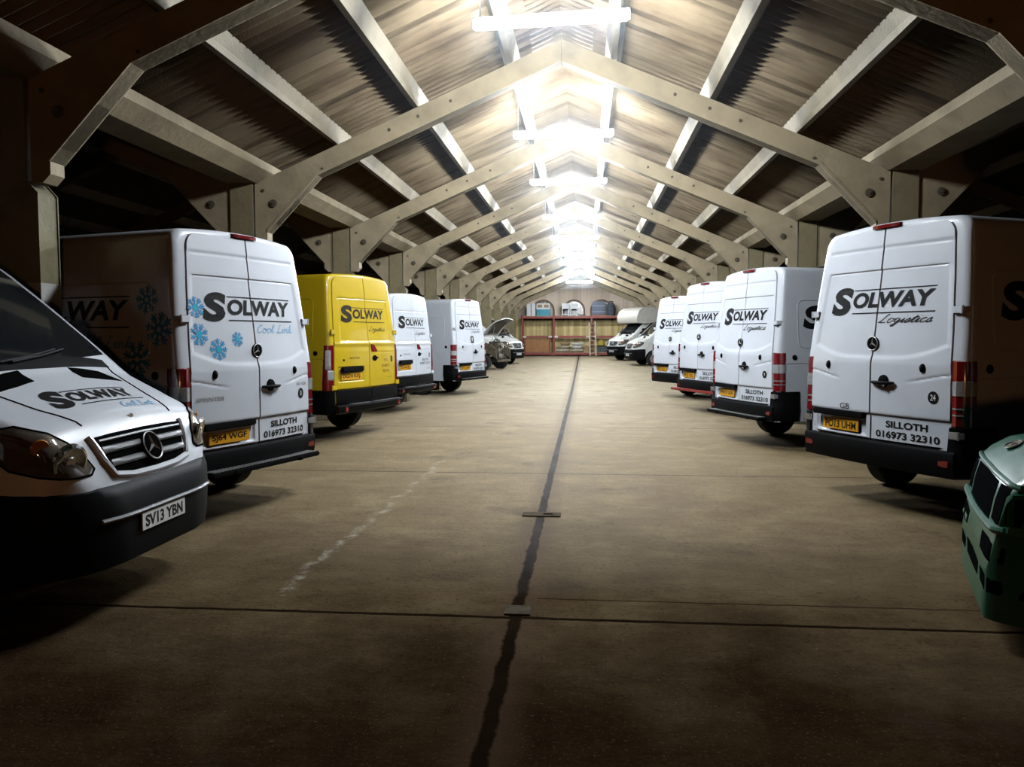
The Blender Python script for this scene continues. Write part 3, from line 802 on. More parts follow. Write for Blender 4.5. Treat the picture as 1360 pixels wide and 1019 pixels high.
def cab_glass(parent, body, key):
    L = body.L
    link('windscreen', cached((key, 'ws'), lambda: body.patch('F', [(-.70, 2.28), (-.4, 2.35), (0, 2.37), (.4, 2.35), (.70, 2.28)], [(-.84, 1.53), (-.45, 1.515), (0, 1.51), (.45, 1.515), (.84, 1.53)], rows=14, name='windscreen')), GLASS, parent)
    for sd, md in ((-1, 'L'), (1, 'R')):
        link('side_window', cached((key, 'sw', sd), lambda: body.patch(md, [(L - 2.65, 2.08), (L - 2.3, 2.10), (L - 1.95, 2.08)], [(L - 2.65, 1.38), (L - 2.0, 1.38), (L - 1.10, 1.50)], rows=8, name='side_window')), GLASS, parent)

def van_flanks(parent, body, key, paint=WHITE):
    L = body.L; wr, wf = body.wheels
    for sd, md in ((-1, 'L'), (1, 'R')):
        for a, b in ((wr + .5, wf - .5),):
            link('side_moulding', cached((key, 'md', sd), lambda: body.patch(md, [(a, .83), ((a + b) / 2, .83), (b, .83)], [(a, .64), ((a + b) / 2, .64), (b, .64)], rows=3, off=.014, name='side_moulding')), BLACKP, parent)
        link('fuel_cap', cached((key, 'cap', sd), lambda: MB().lathe([(-.004, .04), (.006, .04), (.012, .03), (.012, 0)], axis='x', n=16).mesh('side_stop', smooth=True)), BLACKP, parent, (sd * body.side(.335, 1.372), .335, 1.372))
        # pressed side panel outline and belt line
        yA, yB = .40, 2.35
        def ol():
            zt, zb = 2.22, 1.52; r = .10; pts = []
            for (cx, cz, a0) in ((yB - r, zt - r, 0), (yA + r, zt - r, 90), (yA + r, zb + r, 180), (yB - r, zb + r, 270)):
                pts += [(cx + r * math.cos(R(a0 + k * 22.5)), cz + r * math.sin(R(a0 + k * 22.5))) for k in range(5)]
            pts.append(pts[0]); return body.line(md, pts, .007, .001, sub=5, name='panel_crease')
        link('panel_crease', cached((key, 'pc', sd), ol), paint, parent)
        link('belt_crease', cached((key, 'bc', sd), lambda: body.line(md, [(.17, 1.29), (1.5, 1.29), (3.1, 1.29)], .006, .001, sub=8, name='belt_crease')), paint, parent)

# ---- Sprinter type panel van seen from behind ---------------------------
def emit_decal(parent, body, off, geo, name, m, eps=.0035): return link(name, rear_decal(body, off, geo, name, eps), m, parent)

def sprinter(name, label, loc, rz, plate, group, scale=1.0, script='Logistics', number=None, gb=False, star=True, step=None, snow=False, sprint=False, sidelogo=0, brake=True):
    t = thing(name, label, 'van', loc, rz, group, scale); B = SPR; off = spr_off; K = 'spr'
    link('body', B.me, WHITE, t)
    link('door_seal', cached((K, 'seal'), lambda: seal_mesh(B, spr_xo, .665, 2.69, .13, .11)), SEAL_VOID, t)
    doors = []
    for sd, n in ((-1, 'left_rear_door'), (1, 'right_rear_door')):
        doors.append(link(n, cached((K, n), lambda: door_mesh(B, off, spr_xo, sd, 0, .665, 2.69, .13, .11)), WHITE, t))
    # hinges
    for sd in (-1, 1):
        for z in (1.885, .80):
            def hg():
                m = MB(); m.box((0, -.012, 0), (.105, .03, .062)); m.box((.058 * sd, .03, 0), (.02, .09, .055)); m.tube([(.045 * sd, -.02, -.036), (.045 * sd, -.02, .036)], .014, 8)
                return m.mesh('hinge', bevel=.004)
            x = sd * (spr_xo(z) + .052); link('hinge', cached((K, 'hg', sd), hg), WHITE if z > 1 else STEEL, t, (x, B.rear(x, z) - .012, z))
    for sd in (-1, 1): tail_light(t, B, sd, 's')
    # high brake lamp at the roof edge
    if brake:
        def br():
            m = MB(); rows = []
            for z, o in ((2.688, .0), (2.692, .035), (2.715, .04), (2.728, .02), (2.731, -.04)):
                rows.append([(x, B.rear(x, 2.69) - o * (1 if abs(x) < .15 else .5) - .004, z) for x in (-.165, -.14, -.05, .05, .14, .165)])
            return m.grid(rows).mesh('brake_light', smooth=True)
        link('brake_light', cached((K, 'br'), br), REDL, t)
    def hd():
        m = MB(); m.lathe([(0, .062), (-.012, .058), (-.016, .04), (-.016, 0)], c=(.0, 0, .012), axis='y', n=20)
        m.tube([(-.135, -.012, 0), (-.09, -.03, -.002), (0, -.036, -.004), (.09, -.03, -.002), (.135, -.012, 0)], [.012, .018, .022, .018, .012], 10)
        return m.mesh('door_handle', smooth=True)
    h = link('door_handle', cached((K, 'hd'), hd), BLACKP, t, (.165, B.rear(.165, 1.222) - off(.165, 1.222), 1.222))
    link('lock', cached((K, 'lk'), lambda: MB().lathe([(0, .02), (-.01, .018), (-.01, 0)], axis='y', n=14).mesh('lock')), CHROME, h, (.03, -.038, -.018))
    for x in (-.59, .585): sensor(t, B, x, 1.37, off)
    if star: star_badge(t, 'r', (0, B.rear(0, 1.588) - off(0.02, 1.588), 1.588), .068, n_axis='y-')
    # plate lamp strip and plate
    def ps():
        m = MB(); m.box((0, -.012, 0), (.70, .06, .062)); return m.mesh('plate_lamp_strip', bevel=.012)
    link('plate_lamp_strip', cached((K, 'ps'), ps), BLACKP, t, (-.425, .01, .885))
    number_plate(t, plate, (-.41, B.rear(-.41, .77) + .005, .768), (0, 0, R(-3)))
    # rear bumper: centre beam, corner caps, red reflectors
    def bc():
        m = MB(); rows = []
        for z, o in ((.66, -.02), (.655, .035), (.63, .05), (.50, .045), (.42, .03), (.405, -.08)):
            rows.append([(x, B.rear(x, .6) - o, z) for x in [-.93 + 1.86 * k / 16 for k in range(17)]])
        return m.grid(rows).mesh('rear_bumper', smooth=True)
    link('rear_bumper', cached((K, 'bc'), bc), BLACKP, t)
    for sd in (-1, 1):
        def cc():
            rows = []
            for z, o in ((.87, .0), (.862, .02), (.66, .028), (.64, .036), (.46, .03), (.42, .0)):
                w = B.w(z)
                rows.append([(sd * x, y, z) for x, y in ((w - .125, .057 - o - .012), (w - .06, .06 - o), (w - .02 + o * .5, .085 - o * .5), (w + o, .14), (w + o, .30), (w + o * .6, .42), (w - .02, .43))])
            return MB().grid(rows).mesh('bumper_corner', smooth=True)
        c = link('bumper_corner', cached((K, 'cc', sd), cc), BLACKP, t)
        link('reflector', cached((K, 'rf'), lambda: MB().box((0, 0, 0), (.11, .02, .055)).mesh('reflector', bevel=.006)), REDL, c, (sd * .84, .005, .545))
    if step:
        tr, wd = step
        s = MB(); s.box((0, -.06, .455), (wd, .16, .05)); s.box((-wd * .3, 0, .45), (.08, .3, .05)); s.box((wd * .3, 0, .45), (.08, .3, .05))
        so = link('rear_step', s.mesh('rear_step', bevel=.012), RUST if tr == 'red' else BLACKP, t)
        if tr == 'tread':
            q = MB()
            for k in range(int(wd / .05) - 1): q.box((-wd / 2 + .05 + k * .05, -.065, .483), (.03, .12, .006))
            link('step_tread', q.mesh('step_tread'), STEEL, so)
    # lettering
    emit_decal(t, B, off, cached(('logo', .14), lambda: logo_geo(.14, 1, 0, 2.0)), 'logo_lettering', DECAL)
    if script == 'Logistics': emit_decal(t, B, off, cached('logs', lambda: script_geo('Logistics', .02, .60, 1.785, .042, .008, .45)), 'script_lettering', DECAL)
    else: emit_decal(t, B, off, cached('cool', lambda: script_geo('Cool Link', .04, .63, 1.765, .042, .009, .15)), 'script_lettering', LBLUE)
    ph = cached('phone', lambda: join(fit(text_geo('SILLOTH', .030), .185, .64, .80, .865), fit(text_geo('016973 32310', .028), .07, .76, .70, .768)))
    emit_decal(t, B, off, ph, 'phone_lettering', DECAL)
    if number is not None:
        d = [(.70 + .052 * math.cos(2 * math.pi * k / 24), 1.115 + .056 * math.sin(2 * math.pi * k / 24)) for k in range(24)]
        nd = emit_decal(t, B, off, (d, [tuple(range(24))]), 'fleet_number', DECAL)
        w = .026 if len(number) > 1 else .012
        link('digits', rear_decal(B, off, fit(text_geo(number, .02), .70 - w, .70 + w, 1.088, 1.142), 'digits', .005), PLATEW, nd)
    if gb: emit_decal(t, B, off, fit(text_geo('GB', .0), -.40, -.27, .935, .99), 'country_lettering', DECAL)
    if sprint:
        emit_decal(t, B, off, fit(text_geo('SPRINTER', .01, .25), -.82, -.49, 1.125, 1.163), 'model_lettering', STEEL)
        emit_decal(t, B, off, fit(text_geo('313 CDI', .01), .62, .80, 1.205, 1.235), 'engine_lettering', STEEL)
    if not star:
        q = [(.01 + .10 * a, 1.58 + .10 * b) for a, b in ((-1, -1.05), (1, -1.05), (1, .6), (.7, 1), (-.7, 1), (-1, .6))]
        st_ = emit_decal(t, B, off, (q, [tuple(range(6))]), 'sticker', mat('dark_brown_sticker', (0.06, 0.035, 0.03), .5))
        v = [(.01 + .05 * a, 1.585 + .06 * b) for a, b in ((-1, -1), (-.2, -.6), (.5, -1), (.2, 0), (.9, .6), (.1, 1), (-.8, .5), (-.3, 0))]
        link('sticker_figure', rear_decal(B, off, (v, [tuple(range(8))]), 'sticker_figure', .005), PLATEW, st_)
    if snow:
        fl = [(-.72, 1.995, .10, .1), (-.715, 1.745, .105, .3), (-.505, 1.605, .105, .0), (-.25, 1.70, .075, .2)]
        for q in fl:
            so = emit_decal(t, B, off, snow_geo(*q), 'snowflake', SNOW, .004)
            link('snowflake_core', rear_decal(B, off, snow_geo(*q, core=True), 'snowflake_core', .0055), SNOW2, so)
    van_flanks(t, B, K)
    if sidelogo:
        sd = sidelogo; k = 1.25
        g = logo_geo(.14, k, 1.29 if sd > 0 else -1.46, 1.96)
        if sd < 0: g = ([(-a, b) for a, b in g[0]], g[1])
        link('side_lettering', side_decal(B, g, sd, 'side_lettering'), DECAL, t)
        if script != 'Logistics':
            g = script_geo('Cool Link', -1.35, -.62, 1.62, .06, .018, .15); g = ([(-a, b) for a, b in g[0]], g[1])
            link('side_script', side_decal(B, g, sd, 'side_script'), LBLUE, t)
            for q in ((.46, 2.06, .13, .1), (.30, 1.79, .16, .2), (.55, 1.52, .17, .3)):
                link('snowflake', side_decal(B, snow_geo(*q), sd, 'snowflake'), SNOW, t)
    underbody(t, B.L)
    for x in (-.86, .86):
        for y in B.wheels: wheel(t, x, y, .345)
    cab_glass(t, B, K)
    return t

# ---- Master type panel van seen from behind -------------------------------
def master(name, label, loc, rz, paint, plate, group, scale, yellow):
    t = thing(name, label, 'van', loc, rz, group, scale); B = MAS; off = mas_off; K = 'mas'
    link('body', B.me, paint, t)
    link('door_seal', cached((K, 'seal'), lambda: seal_mesh(B, mas_xo, .56, 2.585, .16, .05)), SEAL_VOID, t)
    for sd, n in ((-1, 'left_rear_door'), (1, 'right_rear_door')):
        link(n, cached((K, n), lambda: door_mesh(B, off, mas_xo, sd, 0, .56, 2.585, .16, .05)), paint, t)
    # black cladding across the foot of both doors
    for sd in (-1, 1):
        def cl():
            rows = []
            for z, o in ((.795, -.01), (.79, .035), (.70, .045), (.60, .045), (.565, .03), (.56, -.01)):
                rows.append([(x, B.rear(x, .7) - o, z) for x in [sd * (.006 + (.925 - .006) * k / 10) for k in range(11)]])
            return MB().grid(rows).mesh('door_cladding', smooth=True)
        link('door_cladding', cached((K, 'cl', sd), cl), BLACKP, t)
    for sd in (-1, 1):
        for z in (1.70, .84):
            def hg():
                m = MB(); m.box((0, -.012, 0), (.11, .028, .07)); m.tube([(.05 * sd, -.015, -.04), (.05 * sd, -.015, .04)], .013, 8); return m.mesh('hinge', bevel=.004)
            x = sd * (mas_xo(z) + .03); link('hinge', cached((K, 'hg', sd), hg), paint, t, (x, B.rear(x, z) - .012, z))
    for sd in (-1, 1): tail_light(t, B, sd, 'm')
    def hd():
        m = MB(); m.lathe([(0, .075), (-.006, .075), (-.008, .06), (-.002, .05), (-.002, 0)], axis='y', n=22)
        m.box((0, -.016, .012), (.15, .025, .035)); return m.mesh('door_handle', bevel=.002)
    h = link('door_handle', cached((K, 'hd'), hd), BLACKP, t, (.165, B.rear(.165, 1.275) - off(.165, 1.275), 1.275)); h.scale = (1, 1, .62)
    # red triangular reflector beside the door gap
    def tr():
        p = [(.045, 1.505), (.12, 1.50), (.235, 1.40), (.235, 1.388), (.07, 1.388)]
        m = MB(); m.add([(x, B.rear(x, z) - off(x, z) - o, z) for o in (-.005, .012) for x, z in p], [(0, 1, 2, 3, 4), (9, 8, 7, 6, 5)] + [(i, (i + 1) % 5, 5 + (i + 1) % 5, 5 + i) for i in range(5)])
        return m.mesh('red_reflector')
    link('red_reflector', cached((K, 'tr'), tr), REDL, t)
    def ps(): return MB().box((0, -.012, 0), (.60, .06, .085)).mesh('plate_lamp_strip', bevel=.015)
    link('plate_lamp_strip', cached((K, 'ps'), ps), BLACKP, t, (-.495, .012, 1.115))
    number_plate(t, plate, (-.50, B.rear(-.5, 1.0) + .004, 1.0), (0, 0, R(-3.5)))
    def bp():
        rows = []
        for z, o in ((.57, -.05), (.565, .10), (.545, .135), (.47, .12), (.43, .05), (.42, -.05)):
            rows.append([(x, B.rear(x, .6) - o, z) for x in [-.98 + 1.96 * k / 16 for k in range(17)]])
        return MB().grid(rows).mesh('rear_bumper', smooth=True)
    b = link('rear_bumper', cached((K, 'bp'), bp), BLACKP, t)
    def td():
        m = MB()
        for x0, x1 in ((-.62, -.06), (.02, .85)):
            for k in range(int((x1 - x0) / .045)): m.box((x0 + k * .045, -.06, .57), (.028, .085, .006))
        return m.mesh('bumper_tread')
    link('bumper_tread', cached((K, 'td'), td), STEEL, b)
    for sd in (-1, 1):
        def cc():
            rows = []
            for z, o in ((.80, .0), (.79, .022), (.60, .035), (.45, .03), (.42, .0)):
                w = B.w(z); rows.append([(sd * x, y, z) for x, y in ((w - .095, .045), (w - .05, .055 - o), (w - .01 + o * .5, .085 - o * .5), (w + o, .14), (w + o, .30), (w + o * .6, .42), (w - .02, .43))])
            return MB().grid(rows).mesh('bumper_corner', smooth=True)
        c = link('bumper_corner', cached((K, 'cc', sd), cc), BLACKP, t)
        link('reflector', cached((K, 'rf'), lambda: MB().lathe([(0, .04), (-.02, .038), (-.025, 0)], axis='y', n=14).mesh('reflector')), REDL, c, (sd * .80, -.07, .50))
    emit_decal(t, B, off, cached(('logo', .10), lambda: logo_geo(.10, 1, -.04, 1.985)), 'logo_lettering', mat('brown_black_decal', (0.022, 0.015, 0.005), .5, spec=.2) if yellow else DECAL)
    emit_decal(t, B, off, cached('logs_m', lambda: script_geo('Logistics', .03, .56, 1.72, .042, .008, .45)), 'script_lettering', DECAL)
    if yellow: ph = join(fit(text_geo('TEL', .006), .46, .62, 1.215, 1.255), fit(text_geo('016973', .006), .40, .68, 1.12, 1.165), fit(text_geo('32310', .006), .43, .66, 1.03, 1.075), fit(text_geo('dCi 125', .004), .60, .78, .935, .955))
    else: ph = join(fit(text_geo('SILLOTH', .010), .31, .70, 1.125, 1.175), fit(text_geo('016973 32310', .008), .20, .80, 1.04, 1.095), fit(text_geo('dCi 125', .004), .60, .78, .935, .955))
    emit_decal(t, B, off, ph, 'phone_lettering', mat('brown_decal', (0.22, 0.12, 0.01), .5) if yellow else DECAL)
    emit_decal(t, B, off, fit(text_geo('MASTER', .01), -.55, -.28, 1.275, 1.305), 'model_lettering', mat('brown_decal', (0.22, 0.12, 0.01), .5) if yellow else STEEL)
    d = [(.77 + .04 * math.cos(2 * math.pi * k / 20), 1.25 + .055 * math.sin(2 * math.pi * k / 20)) for k in range(20)]
    nd = emit_decal(t, B, off, (d, [tuple(range(20))]), 'fleet_number', BLACKP)
    link('digits', rear_decal(B, off, fit(text_geo('0', .02), .757, .783, 1.222, 1.278), 'digits', .005), PLATEW if not yellow else YELLOW, nd)
    link('lock', cached((K, 'lk'), lambda: MB().lathe([(0, .018), (-.012, .016), (-.012, 0)], axis='y', n=14).mesh('lock')), BLACKP, t, (-.70, B.rear(-.7, 1.262) - .006, 1.262))
    van_flanks(t, B, K, paint)
    underbody(t, B.L)
    for x in (-.88, .88):
        for y in B.wheels: wheel(t, x, y, .345)
    cab_glass(t, B, K)
    return t

G1 = 'white high roof vans reversed along the hall'
sprinter('panel_van', 'white van on the right nearest the camera, with GB letters and a black 24 disc', (2.741, 7.971, 0), -64.85, 'PO13 UHM', G1, number='24', gb=True, sidelogo=1)
sprinter('panel_van', 'white high roof van on the left with blue snowflakes on its rear doors', (-3.138, 7.454, 0), 73.2, 'SJ64 WGF', G1, .966, script='Cool Link', number='0', snow=True, sprint=True, step=('tread', 1.62), sidelogo=-1)
sprinter('panel_van', 'white van second on the right with a big black S showing on its flank', (2.385, 12.695, 0), -70.9, 'PN13 UJX', G1, .983, number='9', step=('tread', 1.6), sidelogo=1)
sprinter('panel_van', 'white van third on the right with a red bar under its rear bumper', (2.449, 17.744, 0), -68.2, 'PF12 UKL', G1, 1.033, step=('red', 1.9))
sprinter('panel_van', 'white van fourth on the right, half hidden behind the red barred van', (2.262, 21.839, 0), -62.9, 'PK12 HLO', G1, .997)
sprinter('panel_van', 'white van farthest on the left with a dark square sticker on its rear doors', (-3.25, 23.0, 0), 71.0, 'SF12 OWV', G1, 1.0, star=False, step=('tread', 1.55), brake=True)
master('panel_van', 'bright yellow panel van on the left behind the snowflake van', (-3.613, 13.17, 0), 73.3, YELLOW, 'DG14 KXJ', 'vans with red triangle reflectors', 1.022, True)
master('panel_van', 'white van beside the yellow van with a red triangle reflector on its door', (-3.779, 17.675, 0), 76.0, WHITE, 'DX14 KRL', 'vans with red triangle reflectors', .995, False)

# ---- fronts of vans facing the aisle -----------------------------------
def conform_top(body, geo, fn, name, eps=.004):
    v, f = geo; P = []
    for a, b in v:
        x, y = fn(a, b); h, n = body.ray('T', x, y); P.append(h + n * eps)
    return MB().add(P, f).mesh(name, recalc=False)
def van_front(t, B, plate, key='f', paint=WHITE, lettering=False, detail=True):
    L = B.L
    # bumper
    def bu():
        rows = []
        for z, o in ((.30, -.03), (.31, .015), (.42, .03), (.60, .034), (.72, .028), (.775, .012), (.80, -.03)):
            s0 = 0
            while interp(B.zt, s0) < z + .02 and s0 < .2: s0 += .002
            w = B.w(z); hr = []
            for q in (.56, .46, .36, .28, .20, .14, .09, .055, .03, .012, 0):
                d = s0 + q * (1 - s0 / .6); k = min(1, q / .25); x = interp(B.wt, d) * w
                hr.append((x + o * min(1, .35 + k), L - d + o * (1 - k), z + .028 * min(1, q / .35) * (z > .5)))
            x0 = hr[-1][0]; r = hr + [(x0 * (1 - j / 8), L - s0 + o, z) for j in range(1, 16)] + [(-p[0], p[1], p[2]) for p in hr[::-1]]
            rows.append(r)
        return MB().grid(rows).mesh('front_bumper', smooth=True)
    bo = link('front_bumper', cached((key, 'bu'), bu), BLACKP, t)
    link('bumper_lip', cached((key, 'lip'), lambda: B.line('F', [(-.62, .60), (-.3, .595), (0, .595), (.3, .595), (.62, .60)], .014, .045, name='bumper_lip')), GREYP, bo)
    number_plate(t, plate, (0.02, L + .042, .52), (0, 0, R(180)), PLATEW)
    # grille opening, surround, bars, star
    gt = [(-.50, 1.065), (-.3, 1.075), (0, 1.08), (.3, 1.075), (.50, 1.065)]; gb = [(-.40, .855), (-.25, .835), (0, .83), (.25, .835), (.40, .855)]
    g = link('grille', cached((key, 'gr'), lambda: B.patch('F', gt, gb, rows=8, off=.004, name='grille')), SEAL_VOID, t)
    sur = [(-.52, 1.075), (-.475, .93), (-.42, .84), (-.25, .815), (0, .81), (.25, .815), (.42, .84), (.475, .93), (.52, 1.075)]
    link('grille_surround', cached((key, 'su'), lambda: B.line('F', sur, .022, .006, n=8, name='grille_surround')), paint, t)
    for z, w in ((.905, .42), (.985, .455)):
        link('grille_bar', cached((key, 'gb', z), lambda: B.patch('F', [(-w, z + .020), (0, z + .024), (w, z + .020)], [(-w, z - .018), (0, z - .014), (w, z - .018)], rows=4, off=.026, sub=8, name='grille_bar')), GREYP, g)
    link('grille_mesh', cached((key, 'gm'), lambda: B.line('F', [(-.46, 1.04), (0, 1.048), (.46, 1.04)], .010, .012, name='grille_mesh')), GREYP, g)
    h, n = B.ray('F', 0, .957)
    star_badge(t, 'f', (0, h.y + .02, .957), .098, disc=SEAL_VOID, tilt=R(22))
    # headlights
    for sd in (-1, 1):
        tp = [(.455, .90), (.52, 1.0), (.598, 1.066), (.693, 1.127), (.848, 1.174), (1.02, 1.15)]; bt = [(.475, .872), (.56, .870), (.65, .878), (.75, .897), (.88, .940), (1.02, 1.08)]
        md = 'DR' if sd > 0 else 'DL'
        hl = link('headlight', cached((key, 'hl', sd), lambda: B.patch(md, tp, bt, rows=10, off=.008, name='headlight')), HLENS, t)
        h, n = B.ray('F', sd * .74, .965)
        q = link('reflector_bowl', cached((key, 'bowl'), lambda: MB().lathe([(0, .085), (.012, .08), (.016, .07), (.006, .055), (.004, .03), (.014, .022), (.014, 0)], axis='y', n=26).mesh('reflector_bowl', smooth=True)), CHROME, hl, (h.x, h.y - .002, .965)); q.rotation_euler = (R(-14), 0, R(-sd * 18)); q.scale = (1.3, 1.3, 1.3)
        h, n = B.ray('F', sd * .86, 1.06)
        q = link('indicator', cached((key, 'ind'), lambda: MB().lathe([(0, .05), (.01, .045), (.012, 0)], axis='y', n=20).mesh('indicator', smooth=True)), mat('amber_lens', (.55, .20, .03), .15, coat=.8), hl, (h.x, h.y + .002, 1.06)); q.rotation_euler = (R(-14), 0, R(-sd * 30))
        ol = tp + bt[::-1] + tp[:1]
        link('headlight_seal', cached((key, 'hs', sd), lambda: B.line(md, ol, .007, .004, name='headlight_seal')), SEAL_VOID, hl)
        # bonnet shut line, bonnet vents
        link('bonnet_gap', cached((key, 'bg', sd), lambda: B.line('T', [(sd * .72, L - .80), (sd * .655, L - .6), (sd * .58, L - .385), (sd * .51, L - .24), (sd * .49, L - .19)], .0065, .0, name='bonnet_gap')), SEAL_VOID, t)
        vt = [(sd * .24, L - .775), (sd * .38, L - .765), (sd * .54, L - .745)]; vb = [(sd * .24, L - .665), (sd * .42, L - .635), (sd * .62, L - .615)]
        link('bonnet_vent', cached((key, 'bv', sd), lambda: B.patch('T', vt, vb, rows=4, off=.005, name='bonnet_vent')), SEAL_VOID, t)
        link('wiper', cached((key, 'wp', sd), lambda: MB().tube([tuple(B.ray('F', x, z)[0] + Vector((0, .02, .01))) for x, z in ((sd * .05 + .3, 1.50), (sd * .05, 1.53), (sd * .05 - .3, 1.57))], .010, 6).mesh('wiper')), BLACKP, t)
        # mirror
        m = link('wing_mirror', cached((key, 'wm'), lambda: MB().box((0, 0, 0), (.20, .11, .34)).mesh('wing_mirror', bevel=.03)), BLACKP, t, (sd * 1.13, L - 1.32, 1.62))
        link('mirror_arm', cached((key, 'wa'), lambda: MB().box((0, 0, 0), (.16, .05, .06)).mesh('mirror_arm', bevel=.01)), BLACKP, m, (-sd * .15, .0, -.12))
    link('scuttle', cached((key, 'sc'), lambda: B.patch('T', [(-.74, L - .85), (0, L - .87), (.74, L - .85)], [(-.74, L - .79), (0, L - .775), (.74, L - .79)], rows=3, off=.006, sub=8, name='scuttle')), BLACKP, t)
    link('bonnet_emblem', cached((key, 'em'), lambda: MB().box((0, 0, 0), (.05, .02, .03)).mesh('bonnet_emblem', bevel=.006)), CHROME, t, (0, L - .185, B.ray('T', 0, L - .185)[0].z))
    if lettering:
        k = .70; fn = lambda a, b: (-(a - .0) * k, L - .44 - (b - 2.0) * k)
        lg = logo_geo(.14, 1, 0, 2.0)
        link('logo_lettering', conform_top(B, lg, fn, 'logo_lettering'), DECAL, t)
        link('script_lettering', conform_top(B, script_geo('Cool Link', .10, .64, 1.745, .046, .012, .15), fn, 'script_lettering'), LBLUE, t)

def front_van(name, label, loc, rz, plate, group=None, paint=WHITE, lettering=False, luton=False, scale=1.0):
    t = thing(name, label, 'van', loc, rz, group, scale); B = SPR
    link('body', B.me, paint, t)
    cab_glass(t, B, 'spr'); van_flanks(t, B, 'spr', paint); underbody(t, B.L)
    for x in (-.86, .86):
        for y in B.wheels: wheel(t, x, y, .345)
    van_front(t, B, plate, 'f', paint, lettering)
    if luton:
        def pod():
            m = MB(); L = B.L
            pr = [(.2, .95), (.2, 2.95), (L - 1.75, 2.98), (L - 1.35, 2.93), (L - 1.08, 2.78), (L - .93, 2.50), (L - .92, 2.22), (L - 1.02, 2.08), (L - 1.5, 2.04), (L - 2.3, 2.16), (L - 2.62, 2.16), (L - 2.62, .95)]
            rows = []
            for x, e in ((-1.10, .06), (-1.12, 0), (-.6, -.015), (0, -.02), (.6, -.015), (1.12, 0), (1.10, .06)):
                cy = 2.6; cz = 2.3
                rows.append([(x, y + (cy - y) * e * .4, z + (cz - z) * e * .6) for y, z in pr + pr[:1]])
            m.grid(rows); n = len(pr)
            m.add([r for r in rows[0][:n]], [tuple(range(n))]); m.add([r for r in rows[-1][:n]], [tuple(range(n - 1, -1, -1))])
            return m.mesh('overcab_box', smooth=True)
        link('overcab_box', cached('pod', pod), CREAM, t)
    return t

front_van('panel_van', 'white van nose at the far left edge with black lettering on its bonnet', (-2.727 - 5.935, 4.985, 0), -90.5, 'SV13 YBN', lettering=True)
def nose_at(x, y, b, side):
    # origin of a van whose nose centre stands at (x, y)
    rz = (90 + b) if side > 0 else (-90 - b); a = R(rz)
    d = (-math.sin(a), math.cos(a)); return (x - 5.9 * d[0], y - 5.9 * d[1], floor_z(y)), rz
p_, r_ = nose_at(1.50, 45.0, 27, 1)
front_van('luton_van', 'cream luton van with box over its cab at the far end of the right row', p_, r_, 'SK08 UXA', paint=DIRTY, luton=True)
p_, r_ = nose_at(2.12, 40.0, 14, 1)
front_van('panel_van', 'dusty white van facing the aisle in front of the luton van', p_, r_, 'SJ09 FKO', paint=DIRTY)
p_, r_ = nose_at(3.38, 36.1, 6, 1)
front_van('panel_van', 'white van mostly hidden behind the fourth reversed van on the right', p_, r_, 'SN10 TPE', paint=DIRTY)
p_, r_ = nose_at(-3.40, 40.9, 22, -1)
front_van('panel_van', 'white van nose poking out behind the stripped engine on the far left', p_, r_, 'SK57 LHD', paint=DIRTY)

